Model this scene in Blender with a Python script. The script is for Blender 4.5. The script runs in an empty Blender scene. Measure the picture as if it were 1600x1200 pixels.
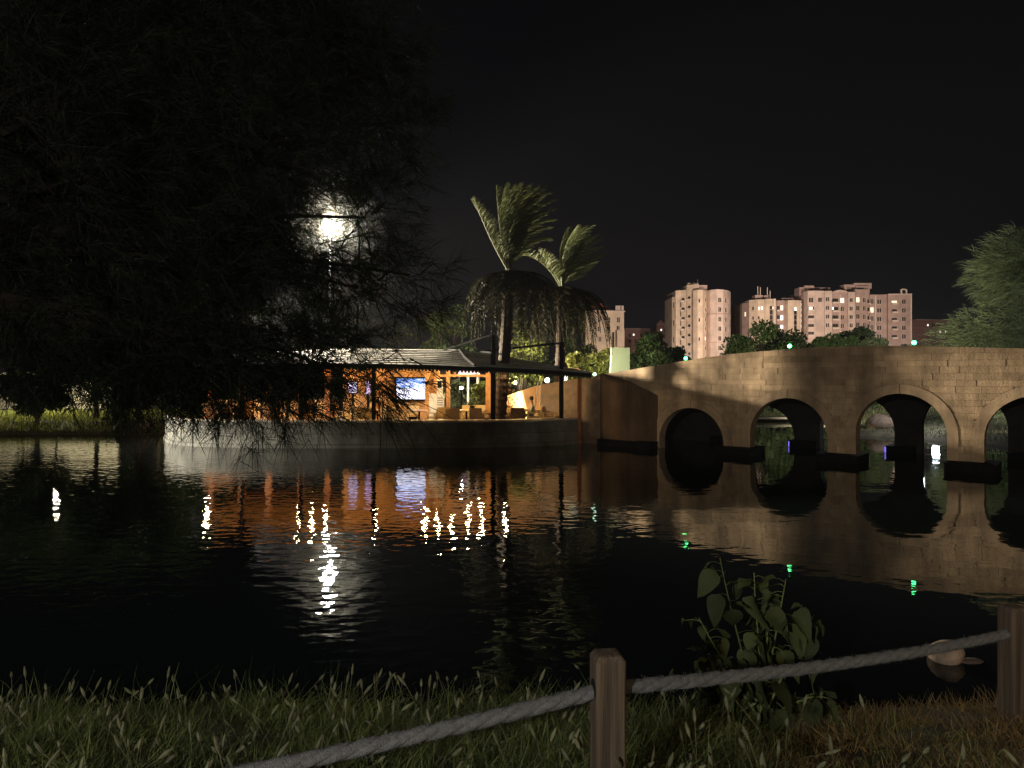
import bpy, math, random
import numpy as np
from mathutils import Vector, Matrix

rnd = random.Random(7)
rng = np.random.default_rng(11)
R = math.radians
sc = bpy.context.scene
COL = sc.collection

# ------------------------------------------------------------------ camera, sky, light, exposure
H = 3.0            # eye height above the water
F = 1101.0         # focal length in photograph pixels
HY = 590.0         # horizon row
cam_d = bpy.data.cameras.new("camera")
cam = bpy.data.objects.new("camera", cam_d)
COL.objects.link(cam)
cam.location = (0, 0, H)
cam.rotation_euler = (R(90), 0, 0)
cam_d.sensor_width = 36
cam_d.lens = F / 1600 * 36
cam_d.shift_y = (HY - 600) / 1600
cam_d.clip_start = 0.05
cam_d.clip_end = 3000
sc.camera = cam

world = bpy.data.worlds.new("World")
sc.world = world
world.use_nodes = True
wn = world.node_tree
bg = wn.nodes["Background"]
tc = wn.nodes.new("ShaderNodeTexCoord")
sx = wn.nodes.new("ShaderNodeSeparateXYZ")
rp = wn.nodes.new("ShaderNodeValToRGB")
wn.links.new(tc.outputs["Generated"], sx.inputs[0])
wn.links.new(sx.outputs["Z"], rp.inputs[0])
rp.color_ramp.elements[0].position = 0.0
rp.color_ramp.elements[0].color = (0.0098, 0.0086, 0.0098, 1)
rp.color_ramp.elements[1].position = 0.45
rp.color_ramp.elements[1].color = (0.0040, 0.0036, 0.0043, 1)
wn.links.new(rp.outputs[0], bg.inputs["Color"])
bg.inputs["Strength"].default_value = 0.55

sc.view_settings.view_transform = 'Standard'
sc.view_settings.look = 'None'
sc.view_settings.exposure = 0.0
sc.view_settings.gamma = 1.0
sc.view_settings.use_curve_mapping = False
sc.render.engine = 'CYCLES'
sc.cycles.max_bounces = 6
sc.cycles.diffuse_bounces = 3
sc.cycles.glossy_bounces = 3
sc.cycles.transmission_bounces = 4
sc.cycles.transparent_max_bounces = 8
sc.cycles.sample_clamp_indirect = 4.0
sc.cycles.use_denoising = True
sc.cycles.denoising_prefilter = 'ACCURATE'
sc.cycles.denoising_input_passes = 'RGB_ALBEDO_NORMAL'
sc.cycles.use_light_tree = True


def light(name, kind, loc, energy, color, radius=0.2, target=None, size=None, blend=0.4):
    d = bpy.data.lights.new(name, kind)
    d.energy = energy
    d.color = color
    d.shadow_soft_size = radius
    if kind == 'SPOT':
        d.spot_size = R(size)
        d.spot_blend = blend
    o = bpy.data.objects.new(name, d)
    COL.objects.link(o)
    o.location = loc
    if target is not None:
        o.rotation_euler = (Vector(target) - Vector(loc)).to_track_quat('-Z', 'Y').to_euler()
    return o


# the flood on a mast at the left end of the island (lights bridge, palms, roof)
light("island_flood", 'SPOT', (-14.6, 39.2, 6.4), 145000, (1.0, 0.85, 0.63), 0.26, (13.0, 24.0, 2.5), 66, 0.5)
# left bank lamp out of the frame; right bank and camera-side fills are added
light("left_bank_lamp", 'SPOT', (-30, 23, 5.5), 42000, (1.0, 0.95, 0.82), 0.25, (-15.2, 32.0, 0.8), 36, 1.0)
light("right_bank_fill", 'SPOT', (14, 3.0, 7.0), 1000, (1.0, 0.74, 0.46), 0.3, (13.2, 24, 2.6), 46, 0.6)  # added to brighten the right part of the bridge
light("right_front_fill", 'POINT', (9.0, 0.0, 4.2), 460, (1.0, 0.72, 0.42), 0.2)  # added fill that warms the right foreground
light("camera_side_fill", 'POINT', (-4.5, -6.0, 5.0), 3500, (1.0, 0.97, 0.90), 0.2)  # added fill for the foreground grass and near tree
# added fills past the bridge, hidden by its parapet, to brighten the trees
light("far_tree_fill", 'SPOT', (16.3, 29.3, 3.7), 34000, (1.0, 0.93, 0.70), 0.15, (29, 66, 11.0), 54, 0.5)
light("far_tree_fill", 'SPOT', (19.6, 26.9, 3.5), 13000, (0.95, 1.0, 0.82), 0.15, (36, 45, 8.0), 64, 0.6)
light("far_tree_fill", 'SPOT', (4.6, 33.6, 3.2), 1500, (1.0, 0.96, 0.72), 0.1, (8.6, 41, 3.9), 100, 0.6)
light("garden_fill", 'POINT', (1.0, 40.3, 4.6), 420, (1.0, 0.95, 0.66), 0.12)  # added unseen fills to brighten the trees behind the roof
light("garden_fill", 'POINT', (-1.8, 40.3, 4.7), 420, (1.0, 0.90, 0.66), 0.12)
light("garden_fill", 'POINT', (-5.3, 41, 4.7), 320, (1.0, 0.95, 0.70), 0.12)
light("ramp_fill", 'POINT', (2.9, 35.6, 3.0), 60, (0.95, 1.0, 0.72), 0.1)  # added fill to brighten the panel and the bush by it
light("spit_fill", 'POINT', (20.5, 35.2, 2.2), 330, (0.92, 0.94, 1.0), 0.1)  # added fill for the spit, boulder and bank grass
# street floods below the apartment blocks
for x_, y_, z_, e_, t_ in ((48, 190, 9, 200000, (66, 262, 22)), (105, 185, 9, 185000, (106, 280, 22)),
                           (150, 185, 9, 140000, (140, 282, 22)), (30, 120, 8, 45000, (28, 160, 16))):
    light("street_flood", 'SPOT', (x_, y_, z_), e_, (1.0, 0.79, 0.65), 0.6, t_, 75, 0.6)


# ------------------------------------------------------------------ helpers
def P(x, y, Y):
    """photograph pixel at distance Y -> a point in the place"""
    return Vector(((x - 800) / F * Y, Y, H - (y - HY) / F * Y))


def nt(m):
    m.use_nodes = True
    return m.node_tree.nodes, m.node_tree.links


def mat(name, col, rough=0.75, var=0.25, scale=3.0, bump=0.0, bscale=None, metal=0.0, spec=0.3, island=False):
    m = bpy.data.materials.new(name)
    N, L = nt(m)
    b = N["Principled BSDF"]
    b.inputs["Roughness"].default_value = rough
    b.inputs["Metallic"].default_value = metal
    b.inputs["Specular IOR Level"].default_value = spec
    t = N.new("ShaderNodeTexCoord")
    n = N.new("ShaderNodeTexNoise")
    n.inputs["Scale"].default_value = scale
    n.inputs["Detail"].default_value = 5
    L.new(t.outputs["Object"], n.inputs["Vector"])
    r = N.new("ShaderNodeValToRGB")
    r.color_ramp.elements[0].position = 0.3
    r.color_ramp.elements[1].position = 0.7
    r.color_ramp.elements[0].color = tuple(c * (1 - var) for c in col) + (1,)
    r.color_ramp.elements[1].color = tuple(min(1, c * (1 + var)) for c in col) + (1,)
    L.new(n.outputs["Fac"], r.inputs[0])
    out = r.outputs[0]
    if island:
        g = N.new("ShaderNodeNewGeometry")
        mr = N.new("ShaderNodeMapRange")
        mr.inputs["To Min"].default_value = 0.72
        mr.inputs["To Max"].default_value = 1.25
        L.new(g.outputs["Random Per Island"], mr.inputs["Value"])
        vm = N.new("ShaderNodeVectorMath")
        vm.operation = 'SCALE'
        L.new(out, vm.inputs[0])
        L.new(mr.outputs[0], vm.inputs["Scale"])
        out = vm.outputs[0]
    L.new(out, b.inputs["Base Color"])
    if bump:
        n2 = N.new("ShaderNodeTexNoise")
        n2.inputs["Scale"].default_value = bscale or scale * 6
        n2.inputs["Detail"].default_value = 4
        L.new(t.outputs["Object"], n2.inputs["Vector"])
        bp = N.new("ShaderNodeBump")
        bp.inputs["Strength"].default_value = bump
        bp.inputs["Distance"].default_value = 0.02
        L.new(n2.outputs["Fac"], bp.inputs["Height"])
        L.new(bp.outputs[0], b.inputs["Normal"])
    return m


def stone_mat(name, col, objvar=0.16, **k):
    """stone whose tone differs a little from block to block"""
    m = mat(name, col, **k)
    N, L = nt(m)
    b = N["Principled BSDF"]
    src = b.inputs["Base Color"].links[0].from_socket
    oi = N.new("ShaderNodeObjectInfo")
    mr = N.new("ShaderNodeMapRange")
    mr.inputs["To Min"].default_value = 1 - objvar
    mr.inputs["To Max"].default_value = 1 + objvar
    L.new(oi.outputs["Random"], mr.inputs["Value"])
    vm = N.new("ShaderNodeVectorMath")
    vm.operation = 'SCALE'
    L.new(src, vm.inputs[0])
    L.new(mr.outputs[0], vm.inputs["Scale"])
    L.new(vm.outputs[0], b.inputs["Base Color"])
    return m


def leaf_mat(name, col, trans=0.3, var=0.35, rough=0.6, scale=0.6):
    m = bpy.data.materials.new(name)
    N, L = nt(m)
    b = N["Principled BSDF"]
    b.inputs["Roughness"].default_value = rough
    b.inputs["Specular IOR Level"].default_value = 0.04 if name.startswith('frond_') or name == 'needle' else 0.25
    g = N.new("ShaderNodeNewGeometry")
    t = N.new("ShaderNodeTexCoord")
    n = N.new("ShaderNodeTexNoise")
    n.inputs["Scale"].default_value = scale
    L.new(t.outputs["Object"], n.inputs["Vector"])
    ad = N.new("ShaderNodeMath")
    ad.operation = 'ADD'
    L.new(g.outputs["Random Per Island"], ad.inputs[0])
    L.new(n.outputs["Fac"], ad.inputs[1])
    r = N.new("ShaderNodeValToRGB")
    r.color_ramp.elements[0].position = 0.25
    r.color_ramp.elements[1].position = 0.8
    r.color_ramp.elements[0].color = (col[0] * (1 - var), col[1] * (1 - var), col[2] * (1 - var), 1)
    r.color_ramp.elements[1].color = (col[0] * (1 + var) * 1.1, col[1] * (1 + var), col[2] * (1 + var * .5), 1)
    mu = N.new("ShaderNodeMath")
    mu.operation = 'MULTIPLY'
    mu.inputs[1].default_value = 0.5
    L.new(ad.outputs[0], mu.inputs[0])
    L.new(mu.outputs[0], r.inputs[0])
    L.new(r.outputs[0], b.inputs["Base Color"])
    tr = N.new("ShaderNodeBsdfTranslucent")
    L.new(r.outputs[0], tr.inputs["Color"])
    mx = N.new("ShaderNodeMixShader")
    mx.inputs[0].default_value = trans
    L.new(b.outputs[0], mx.inputs[1])
    L.new(tr.outputs[0], mx.inputs[2])
    L.new(mx.outputs[0], N["Material Output"].inputs["Surface"])
    return m


def glow_mat(name, col, strength):
    m = bpy.data.materials.new(name)
    N, L = nt(m)
    b = N["Principled BSDF"]
    b.inputs["Base Color"].default_value = (0.8, 0.8, 0.8, 1)
    b.inputs["Emission Color"].default_value = tuple(col) + (1,)
    b.inputs["Emission Strength"].default_value = strength
    return m


class MB:
    def __init__(self):
        self.v = []
        self.f = []

    def add(self, vs, fs):
        o = len(self.v)
        self.v += [tuple(p) for p in vs]
        self.f += [tuple(i + o for i in f) for f in fs]
        return self

    def box(self, x0, x1, y0, y1, z0, z1):
        vs = [(x, y, z) for z in (z0, z1) for y in (y0, y1) for x in (x0, x1)]
        return self.add(vs, [(0, 2, 3, 1), (4, 5, 7, 6), (0, 1, 5, 4), (2, 6, 7, 3), (0, 4, 6, 2), (1, 3, 7, 5)])

    def obox(self, c, ax, ay, az):
        """box with centre c and three half-axes"""
        c, ax, ay, az = Vector(c), Vector(ax), Vector(ay), Vector(az)
        vs = [c + ax * i + ay * j + az * k for k in (-1, 1) for j in (-1, 1) for i in (-1, 1)]
        return self.add(vs, [(0, 2, 3, 1), (4, 5, 7, 6), (0, 1, 5, 4), (2, 6, 7, 3), (0, 4, 6, 2), (1, 3, 7, 5)])

    def bar(self, a, b, w, h=None):
        a, b = Vector(a), Vector(b)
        d = b - a
        h = h or w
        up = Vector((0, 0, 1)) if abs(d.normalized().z) < 0.95 else Vector((0, 1, 0))
        s = d.cross(up).normalized()
        u = s.cross(d).normalized()
        return self.obox((a + b) / 2, s * w / 2, d / 2, u * h / 2)

    def tube(self, pts, rad, n=8, cap=True):
        pts = [Vector(p) for p in pts]
        k = len(pts)
        if not hasattr(rad, '__len__'):
            rad = [rad] * k
        rings = []
        ref = None
        for i in range(k):
            d = (pts[min(i + 1, k - 1)] - pts[max(i - 1, 0)]).normalized()
            if ref is None:
                ref = Vector((1, 0, 0)) if abs(d.x) < 0.8 else Vector((0, 1, 0))
            s = (ref - d * ref.dot(d)).normalized()
            ref = s
            t = d.cross(s)
            rings.append([pts[i] + (s * math.cos(a) + t * math.sin(a)) * rad[i] for a in
                          (2 * math.pi * j / n for j in range(n))])
        vs = [p for r in rings for p in r]
        fs = []
        for i in range(k - 1):
            for j in range(n):
                a, b = i * n + j, i * n + (j + 1) % n
                fs.append((a, b, b + n, a + n))
        if cap:
            fs.append(tuple(range(n))[::-1])
            fs.append(tuple((k - 1) * n + j for j in range(n)))
        return self.add(vs, fs)

    def lathe(self, c, prof, n=16):
        c = Vector(c)
        vs, fs = [], []
        for r, z in prof:
            for j in range(n):
                a = 2 * math.pi * j / n
                vs.append(c + Vector((r * math.cos(a), r * math.sin(a), z)))
        for i in range(len(prof) - 1):
            for j in range(n):
                a, b = i * n + j, i * n + (j + 1) % n
                fs.append((a, b, b + n, a + n))
        fs.append(tuple(range(n))[::-1])
        fs.append(tuple((len(prof) - 1) * n + j for j in range(n)))
        return self.add(vs, fs)

    def ball(self, c, r, n=12, sz=1.0):
        k = max(4, n // 2)
        return self.lathe(c, [(max(1e-4, r * math.sin(math.pi * i / k)), -r * sz * math.cos(math.pi * i / k)) for i in range(k + 1)], n)

    def prism(self, poly, z0, z1):
        """poly: xy list, z0/z1 numbers"""
        n = len(poly)
        vs = [(x, y, z0) for x, y in poly] + [(x, y, z1) for x, y in poly]
        fs = [tuple(range(n))[::-1], tuple(range(n, 2 * n))] + [(i, (i + 1) % n, (i + 1) % n + n, i + n) for i in range(n)]
        return self.add(vs, fs)

    def mesh(self, name, m, smooth=False):
        me = bpy.data.meshes.new(name)
        me.from_pydata(self.v, [], self.f)
        for mm in (m if isinstance(m, (list, tuple)) else [m]):
            me.materials.append(mm)
        if smooth:
            me.polygons.foreach_set("use_smooth", [True] * len(me.polygons))
        me.update()
        return me


def np_mesh(name, verts, faces_n, faces, m):
    """fast mesh from arrays: faces (k, faces_n)"""
    me = bpy.data.meshes.new(name)
    me.vertices.add(len(verts))
    me.vertices.foreach_set("co", np.ascontiguousarray(verts, dtype=np.float32).ravel())
    k = len(faces)
    me.loops.add(k * faces_n)
    me.loops.foreach_set("vertex_index", np.ascontiguousarray(faces, dtype=np.int32).ravel())
    me.polygons.add(k)
    me.polygons.foreach_set("loop_start", np.arange(k, dtype=np.int32) * faces_n)
    me.materials.append(m)
    me.update()
    me.validate()
    return me


def tag(o, label=None, cat=None, group=None, kind=None):
    if label: o["label"] = label
    if cat: o["category"] = cat
    if group: o["group"] = group
    if kind: o["kind"] = kind
    return o


def thing(name, label, cat, loc=(0, 0, 0), group=None, rz=0.0):
    o = bpy.data.objects.new(name, None)
    COL.objects.link(o)
    o.location = loc
    o.rotation_euler = (0, 0, rz)
    o.empty_display_size = 0.2
    return tag(o, label, cat, group)


def part(name, me, parent, world=True, loc=None):
    """a mesh under its thing; world=True: its vertices are already in place coordinates"""
    o = bpy.data.objects.new(name, me)
    COL.objects.link(o)
    o.parent = parent
    if loc is not None:
        o.location = loc
    elif world and parent.parent is None:
        o.location = -Vector(parent.location)
    return o


def solo(name, me, label=None, cat=None, group=None, kind=None, loc=None):
    o = bpy.data.objects.new(name, me)
    COL.objects.link(o)
    if loc is not None: o.location = loc
    return tag(o, label, cat, group, kind)


def copy_thing(o, loc, rz, label, group=None):
    c = o.copy()
    COL.objects.link(c)
    c.location = loc
    c.rotation_euler = (0, 0, rz)
    c["label"] = label
    if group: c["group"] = group
    for ch in o.children:
        d = ch.copy()
        COL.objects.link(d)
        d.parent = c
        for g in ch.children:
            e = g.copy()
            COL.objects.link(e)
            e.parent = d
    return c


def ribbons(base, direc, length, width, bend=None, normal=None, seg=2):
    """many thin leaf strips as arrays: returns verts, quad faces. tapered to the tip"""
    n = len(base)
    d = direc / np.linalg.norm(direc, axis=1, keepdims=True)
    if normal is None:
        normal = rng.normal(size=(n, 3))
    s = np.cross(d, normal)
    s /= np.linalg.norm(s, axis=1, keepdims=True) + 1e-9
    vs = []
    for i in range(seg + 1):
        t = i / seg
        c = base + d * (length * t)[:, None]
        if bend is not None:
            c = c + bend * (t * t * length)[:, None]
        w = width * (1.0 - 0.75 * t ** 1.5) * 0.5
        vs.append(c - s * w[:, None])
        vs.append(c + s * w[:, None])
    V = np.stack(vs, axis=1).reshape(-1, 3)
    k = 2 * (seg + 1)
    o = (np.arange(n) * k)[:, None]
    Fs = []
    for i in range(seg):
        Fs.append(o + np.array([[2 * i, 2 * i + 1, 2 * i + 3, 2 * i + 2]]))
    return V, np.concatenate(Fs)


def leaf_quads(c, size, aspect=0.55):
    """randomly turned diamond leaves: c (n,3), size (n,)"""
    n = len(c)
    a = rng.normal(size=(n, 3))
    a /= np.linalg.norm(a, axis=1, keepdims=True)
    b = np.cross(a, rng.normal(size=(n, 3)))
    b /= np.linalg.norm(b, axis=1, keepdims=True)
    a = a * (size * 0.5)[:, None]
    b = b * (size * 0.5 * aspect)[:, None]
    V = np.stack([c - a, c - b * 1.0 + a * 0.1, c + a, c + b + a * 0.1], axis=1).reshape(-1, 3)
    return V, (np.arange(n) * 4)[:, None] + np.array([[0, 1, 2, 3]])


# ------------------------------------------------------------------ materials
M = {}
M['bridge_stone'] = stone_mat("bridge_stone", (0.41, 0.30, 0.19), objvar=0.15, rough=0.85, var=0.22, scale=2.2, bump=0.5, bscale=22)
M['bridge_core'] = mat("bridge_core", (0.25, 0.18, 0.12), rough=0.9, var=0.25, scale=3, bump=0.4)
M['ring_stone'] = stone_mat("ring_stone", (0.41, 0.30, 0.195), objvar=0.05, rough=0.85, var=0.15, scale=3, bump=0.4, bscale=25)
M['plaster_shade'] = mat("plaster_shade", (0.115, 0.072, 0.043), rough=0.85, var=0.18, scale=1.5, bump=0.4, bscale=25)  # shadow on the wing wall is put into this brown
M['bridge_inner_shade'] = mat("bridge_inner_shade", (0.03, 0.026, 0.021), rough=0.9, var=0.25, scale=3, bump=0.4)  # darkness under the arches put into the stone's colour
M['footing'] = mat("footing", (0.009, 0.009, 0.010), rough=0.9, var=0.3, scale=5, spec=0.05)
M['ret_stone'] = stone_mat("ret_stone", (0.26, 0.245, 0.205), objvar=0.12, rough=0.85, var=0.22, scale=1.6, bump=0.4, bscale=18)
M['ret_core'] = mat("ret_core", (0.06, 0.055, 0.045), rough=0.9)
M['coping'] = stone_mat("coping", (0.50, 0.44, 0.34), objvar=0.06, rough=0.8, var=0.12, scale=3)
M['floor'] = mat("floor", (0.32, 0.26, 0.2), rough=0.6, var=0.2, scale=2.5)
M['roof'] = stone_mat("roof", (0.33, 0.32, 0.28), objvar=0.18, rough=0.85, var=0.3, scale=4, bump=0.4)
M['dark'] = mat("dark", (0.012, 0.012, 0.013), rough=0.95, var=0.2, scale=4, spec=0.04)
M['valance'] = mat("valance", (0.03, 0.035, 0.03), rough=0.9, var=0.2, scale=4)
M['wood'] = stone_mat("wood", (0.56, 0.29, 0.105), objvar=0.12, rough=0.55, var=0.18, scale=5)
M['wood_dark'] = mat("wood_dark", (0.32, 0.12, 0.04), rough=0.55, var=0.2, scale=6)
M['rattan'] = mat("rattan", (0.60, 0.42, 0.19), rough=0.7, var=0.25, scale=30, bump=0.6, bscale=120)
M['rattan_dark'] = mat("rattan_dark", (0.22, 0.13, 0.06), rough=0.7, var=0.25, scale=30, bump=0.6, bscale=120)
M['tabletop'] = mat("tabletop", (0.45, 0.31, 0.15), rough=0.35, var=0.12, scale=8)
M['white'] = mat("white", (0.72, 0.70, 0.64), rough=0.5, var=0.06, scale=4)
M['grey'] = mat("grey", (0.30, 0.29, 0.27), rough=0.6, var=0.1, scale=4)
M['post_wood'] = mat("post_wood", (0.085, 0.062, 0.044), rough=0.85, var=0.45, scale=9, bump=0.7, bscale=35)
M['post_wood'] = mat("post_wood", (0.066, 0.046, 0.029), rough=0.9, var=0.55, scale=14, bump=0.9, bscale=26)
for nd in [q_ for q_ in M['post_wood'].node_tree.nodes if q_.type == 'TEX_NOISE']:
    mpn = M['post_wood'].node_tree.nodes.new("ShaderNodeMapping")
    mpn.inputs["Scale"].default_value = (1.6, 1.6, 0.07)
    M['post_wood'].node_tree.links.new(nd.inputs["Vector"].links[0].from_socket, mpn.inputs[0])
    M['post_wood'].node_tree.links.new(mpn.outputs[0], nd.inputs["Vector"])
M['rope'] = mat("rope", (0.135, 0.133, 0.128), rough=0.95, var=0.25, scale=40, bump=0.8, bscale=160)
M['bark'] = mat("bark", (0.055, 0.042, 0.03), rough=0.9, var=0.35, scale=8, bump=0.8)
M['bark_dark'] = mat("bark_dark", (0.018, 0.015, 0.011), rough=0.95, var=0.35, scale=8, bump=0.8, spec=0.05)
M['palm_bark'] = mat("palm_bark", (0.042, 0.029, 0.019), rough=0.9, var=0.45, scale=9, bump=0.9, bscale=30)
M['ground'] = mat("ground", (0.085, 0.075, 0.045), rough=0.95, var=0.45, scale=1.3, bump=0.6, bscale=14)
M['rock'] = mat("rock", (0.25, 0.18, 0.13), rough=0.85, var=0.3, scale=3, bump=0.8, bscale=14)
M['rock_dark'] = mat("rock_dark", (0.07, 0.048, 0.04), rough=0.85, var=0.3, scale=4, bump=0.8, bscale=14)
M['sand'] = mat("sand", (0.36, 0.29, 0.22), rough=0.95, var=0.2, scale=3, bump=0.5)
M['needle'] = leaf_mat("needle", (0.017, 0.021, 0.013), trans=0.2, var=0.3)
M['needle_pale'] = leaf_mat("needle_pale", (0.055, 0.055, 0.044), trans=0.35, var=0.3)
M['leaf_dark'] = leaf_mat("leaf_dark", (0.035, 0.055, 0.022), trans=0.25)
M['leaf'] = leaf_mat("leaf", (0.055, 0.095, 0.03), trans=0.3)
M['leaf_pale'] = leaf_mat("leaf_pale", (0.10, 0.125, 0.065), trans=0.3)
M['leaf_yellow'] = leaf_mat("leaf_yellow", (0.13, 0.15, 0.035), trans=0.35)
M['frond'] = leaf_mat("frond", (0.085, 0.108, 0.045), trans=0.25, var=0.3)
M['frond_dry_shaded'] = leaf_mat("frond_dry_shaded", (0.020, 0.018, 0.010), trans=0.05, var=0.3)  # dead skirt fronds, their shade put in the colour too
M['frond_shaded'] = leaf_mat("frond_shaded", (0.024, 0.027, 0.013), trans=0.06, var=0.35, rough=0.95)  # skirt fronds darkened to a silhouette, shade put in the colour
M['grass'] = leaf_mat("grass", (0.105, 0.138, 0.05), trans=0.3, scale=1.3, var=0.65)
M['grass_dry'] = leaf_mat("grass_dry", (0.16, 0.115, 0.05), trans=0.25, scale=1.5, var=0.4)
M['seed'] = mat("seed", (0.11, 0.108, 0.058), rough=0.95, var=0.3, scale=30, island=True)
M['lawn'] = leaf_mat("lawn", (0.17, 0.19, 0.05), trans=0.3)
M['wall_pink'] = mat("wall_pink", (0.56, 0.44, 0.37), rough=0.85, var=0.17, scale=0.4)
M['wall_cream'] = mat("wall_cream", (0.60, 0.48, 0.36), rough=0.85, var=0.17, scale=0.4)
M['wall_rose'] = mat("wall_rose", (0.40, 0.29, 0.25), rough=0.85, var=0.17, scale=0.4)
M['wall_dark'] = mat("wall_dark", (0.30, 0.17, 0.14), rough=0.85, var=0.15, scale=0.1)
M['wall_light'] = mat("wall_light", (0.66, 0.55, 0.46), rough=0.8, var=0.05, scale=0.2)
M['roof_red'] = mat("roof_red", (0.36, 0.13, 0.08), rough=0.85, var=0.2, scale=0.8)
M['pane'] = mat("pane", (0.018, 0.014, 0.012), rough=0.4, var=0.3, scale=0.4)
M['pane_lit'] = glow_mat("pane_lit", (1.0, 0.80, 0.50), 1.0)
M['pane_white'] = glow_mat("pane_white", (1.0, 0.95, 0.82), 1.5)
M['pane_orange'] = glow_mat("pane_orange", (1.0, 0.55, 0.2), 1.8)
M['bulb'] = glow_mat("bulb", (1.0, 0.72, 0.36), 640)
M['flood_white'] = glow_mat("flood_white", (1.0, 0.96, 0.88), 1900)
M['flood_blue'] = glow_mat("flood_blue", (0.80, 0.88, 1.0), 1200)
M['bank_bulb'] = glow_mat("bank_bulb", (1.0, 0.94, 0.66), 3600)
M['green_bulb'] = glow_mat("green_bulb", (0.05, 1.0, 0.25), 14)
M['green_white'] = glow_mat("green_white", (0.55, 1.0, 0.7), 8)
M['violet_led'] = glow_mat("violet_led", (0.16, 0.12, 1.0), 1.3)
M['pink_glow'] = glow_mat("pink_glow", (0.85, 0.32, 0.62), 0.6)  # awning's lit look put in as glow, no lamp there
M['white_lit'] = glow_mat("white_lit", (1.0, 0.97, 0.86), 2.6)
M['screen_violet'] = glow_mat("screen_violet", (0.42, 0.30, 1.0), 1.1)
M['screen_blue'] = glow_mat("screen_blue", (0.25, 0.33, 1.0), 1.2)
M['skin'] = mat("skin", (0.38, 0.22, 0.14), rough=0.55, var=0.08, scale=10)
M['hair'] = mat("hair", (0.015, 0.011, 0.009), rough=0.6)
M['shirt'] = mat("shirt", (0.42, 0.38, 0.33), rough=0.85, var=0.1, scale=8)
M['trousers'] = mat("trousers", (0.05, 0.045, 0.05), rough=0.85)
M['panel'] = mat("panel", (0.32, 0.35, 0.22), rough=0.6, var=0.06, scale=1.5)

def stains(m, amount, scale):
    """rain streaks: a stretched noise that darkens the stone"""
    N, L = nt(m)
    b = N["Principled BSDF"]
    src = b.inputs["Base Color"].links[0].from_socket
    g = N.new("ShaderNodeNewGeometry")
    mp = N.new("ShaderNodeMapping")
    mp.inputs["Scale"].default_value = scale
    n = N.new("ShaderNodeTexNoise")
    n.inputs["Scale"].default_value = 1.0
    n.inputs["Detail"].default_value = 7
    n.inputs["Roughness"].default_value = 0.62
    L.new(g.outputs["Position"], mp.inputs[0])
    L.new(mp.outputs[0], n.inputs["Vector"])
    mr = N.new("ShaderNodeMapRange")
    mr.inputs["From Min"].default_value = 0.36
    mr.inputs["From Max"].default_value = 0.62
    mr.inputs["To Min"].default_value = 1 - amount
    mr.inputs["To Max"].default_value = 1.08
    L.new(n.outputs["Fac"], mr.inputs["Value"])
    vm = N.new("ShaderNodeVectorMath")
    vm.operation = 'SCALE'
    L.new(src, vm.inputs[0])
    L.new(mr.outputs[0], vm.inputs["Scale"])
    L.new(vm.outputs[0], b.inputs["Base Color"])


stains(M['bridge_stone'], 0.45, (1.5, 1.5, 0.35))
stains(M['ring_stone'], 0.4, (1.5, 1.5, 0.35))
stains(M['ret_stone'], 0.5, (0.9, 0.9, 0.5))
stains(M['plaster_shade'], 0.45, (1.3, 1.3, 0.3))
stains(M['rock'], 0.5, (7, 7, 5))

# the television picture: a bright cloudy frame with a blue top
m = bpy.data.materials.new("screen_picture")
N, L = nt(m)
t = N.new("ShaderNodeTexCoord")
sp = N.new("ShaderNodeSeparateXYZ")
L.new(t.outputs["Generated"], sp.inputs[0])
n = N.new("ShaderNodeTexNoise")
n.inputs["Scale"].default_value = 4.5
n.inputs["Detail"].default_value = 6
n.inputs["Distortion"].default_value = 0.6
L.new(t.outputs["Generated"], n.inputs["Vector"])
ma = N.new("ShaderNodeMath")
ma.operation = 'MULTIPLY_ADD'
ma.inputs[1].default_value = 0.55
L.new(sp.outputs["Z"], ma.inputs[0])
L.new(n.outputs["Fac"], ma.inputs[2])
r = N.new("ShaderNodeValToRGB")
r.color_ramp.elements[0].position = 0.80
r.color_ramp.elements[0].color = (0.80, 0.80, 1.0, 1)
r.color_ramp.elements[1].position = 1.0
r.color_ramp.elements[1].color = (0.10, 0.28, 0.9, 1)
L.new(ma.outputs[0], r.inputs[0])
b = N["Principled BSDF"]
b.inputs["Base Color"].default_value = (0.02, 0.02, 0.02, 1)
L.new(r.outputs[0], b.inputs["Emission Color"])
b.inputs["Emission Strength"].default_value = 2.2
M['screen_picture'] = m

# the water: dark, glossy, a light breeze over the middle, calmer under the bridge
m = bpy.data.materials.new("water")
N, L = nt(m)
b = N["Principled BSDF"]
b.inputs["Base Color"].default_value = (0.004, 0.006, 0.006, 1)
b.inputs["Roughness"].default_value = 0.02
b.inputs["IOR"].default_value = 1.333
t = N.new("ShaderNodeTexCoord")
mp = N.new("ShaderNodeMapping")
mp.inputs["Scale"].default_value = (0.75, 1.0, 1.0)
L.new(t.outputs["Object"], mp.inputs[0])
n1 = N.new("ShaderNodeTexNoise")
n1.inputs["Scale"].default_value = 4.2
n1.inputs["Detail"].default_value = 1.6
n1.inputs["Roughness"].default_value = 0.45
L.new(mp.outputs[0], n1.inputs["Vector"])
n2 = N.new("ShaderNodeTexNoise")
n2.inputs["Scale"].default_value = 0.7
n2.inputs["Detail"].default_value = 2
L.new(mp.outputs[0], n2.inputs["Vector"])
sp = N.new("ShaderNodeSeparateXYZ")
L.new(t.outputs["Object"], sp.inputs[0])
mr = N.new("ShaderNodeMapRange")
mr.interpolation_type = 'SMOOTHSTEP'
mr.inputs["From Min"].default_value = -2.0
mr.inputs["From Max"].default_value = 6.5
mr.inputs["To Min"].default_value = 1.0
mr.inputs["To Max"].default_value = 0.18
L.new(sp.outputs["X"], mr.inputs["Value"])
mm = N.new("ShaderNodeMath")
mm.operation = 'MULTIPLY'
L.new(n1.outputs["Fac"], mm.inputs[0])
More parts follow.
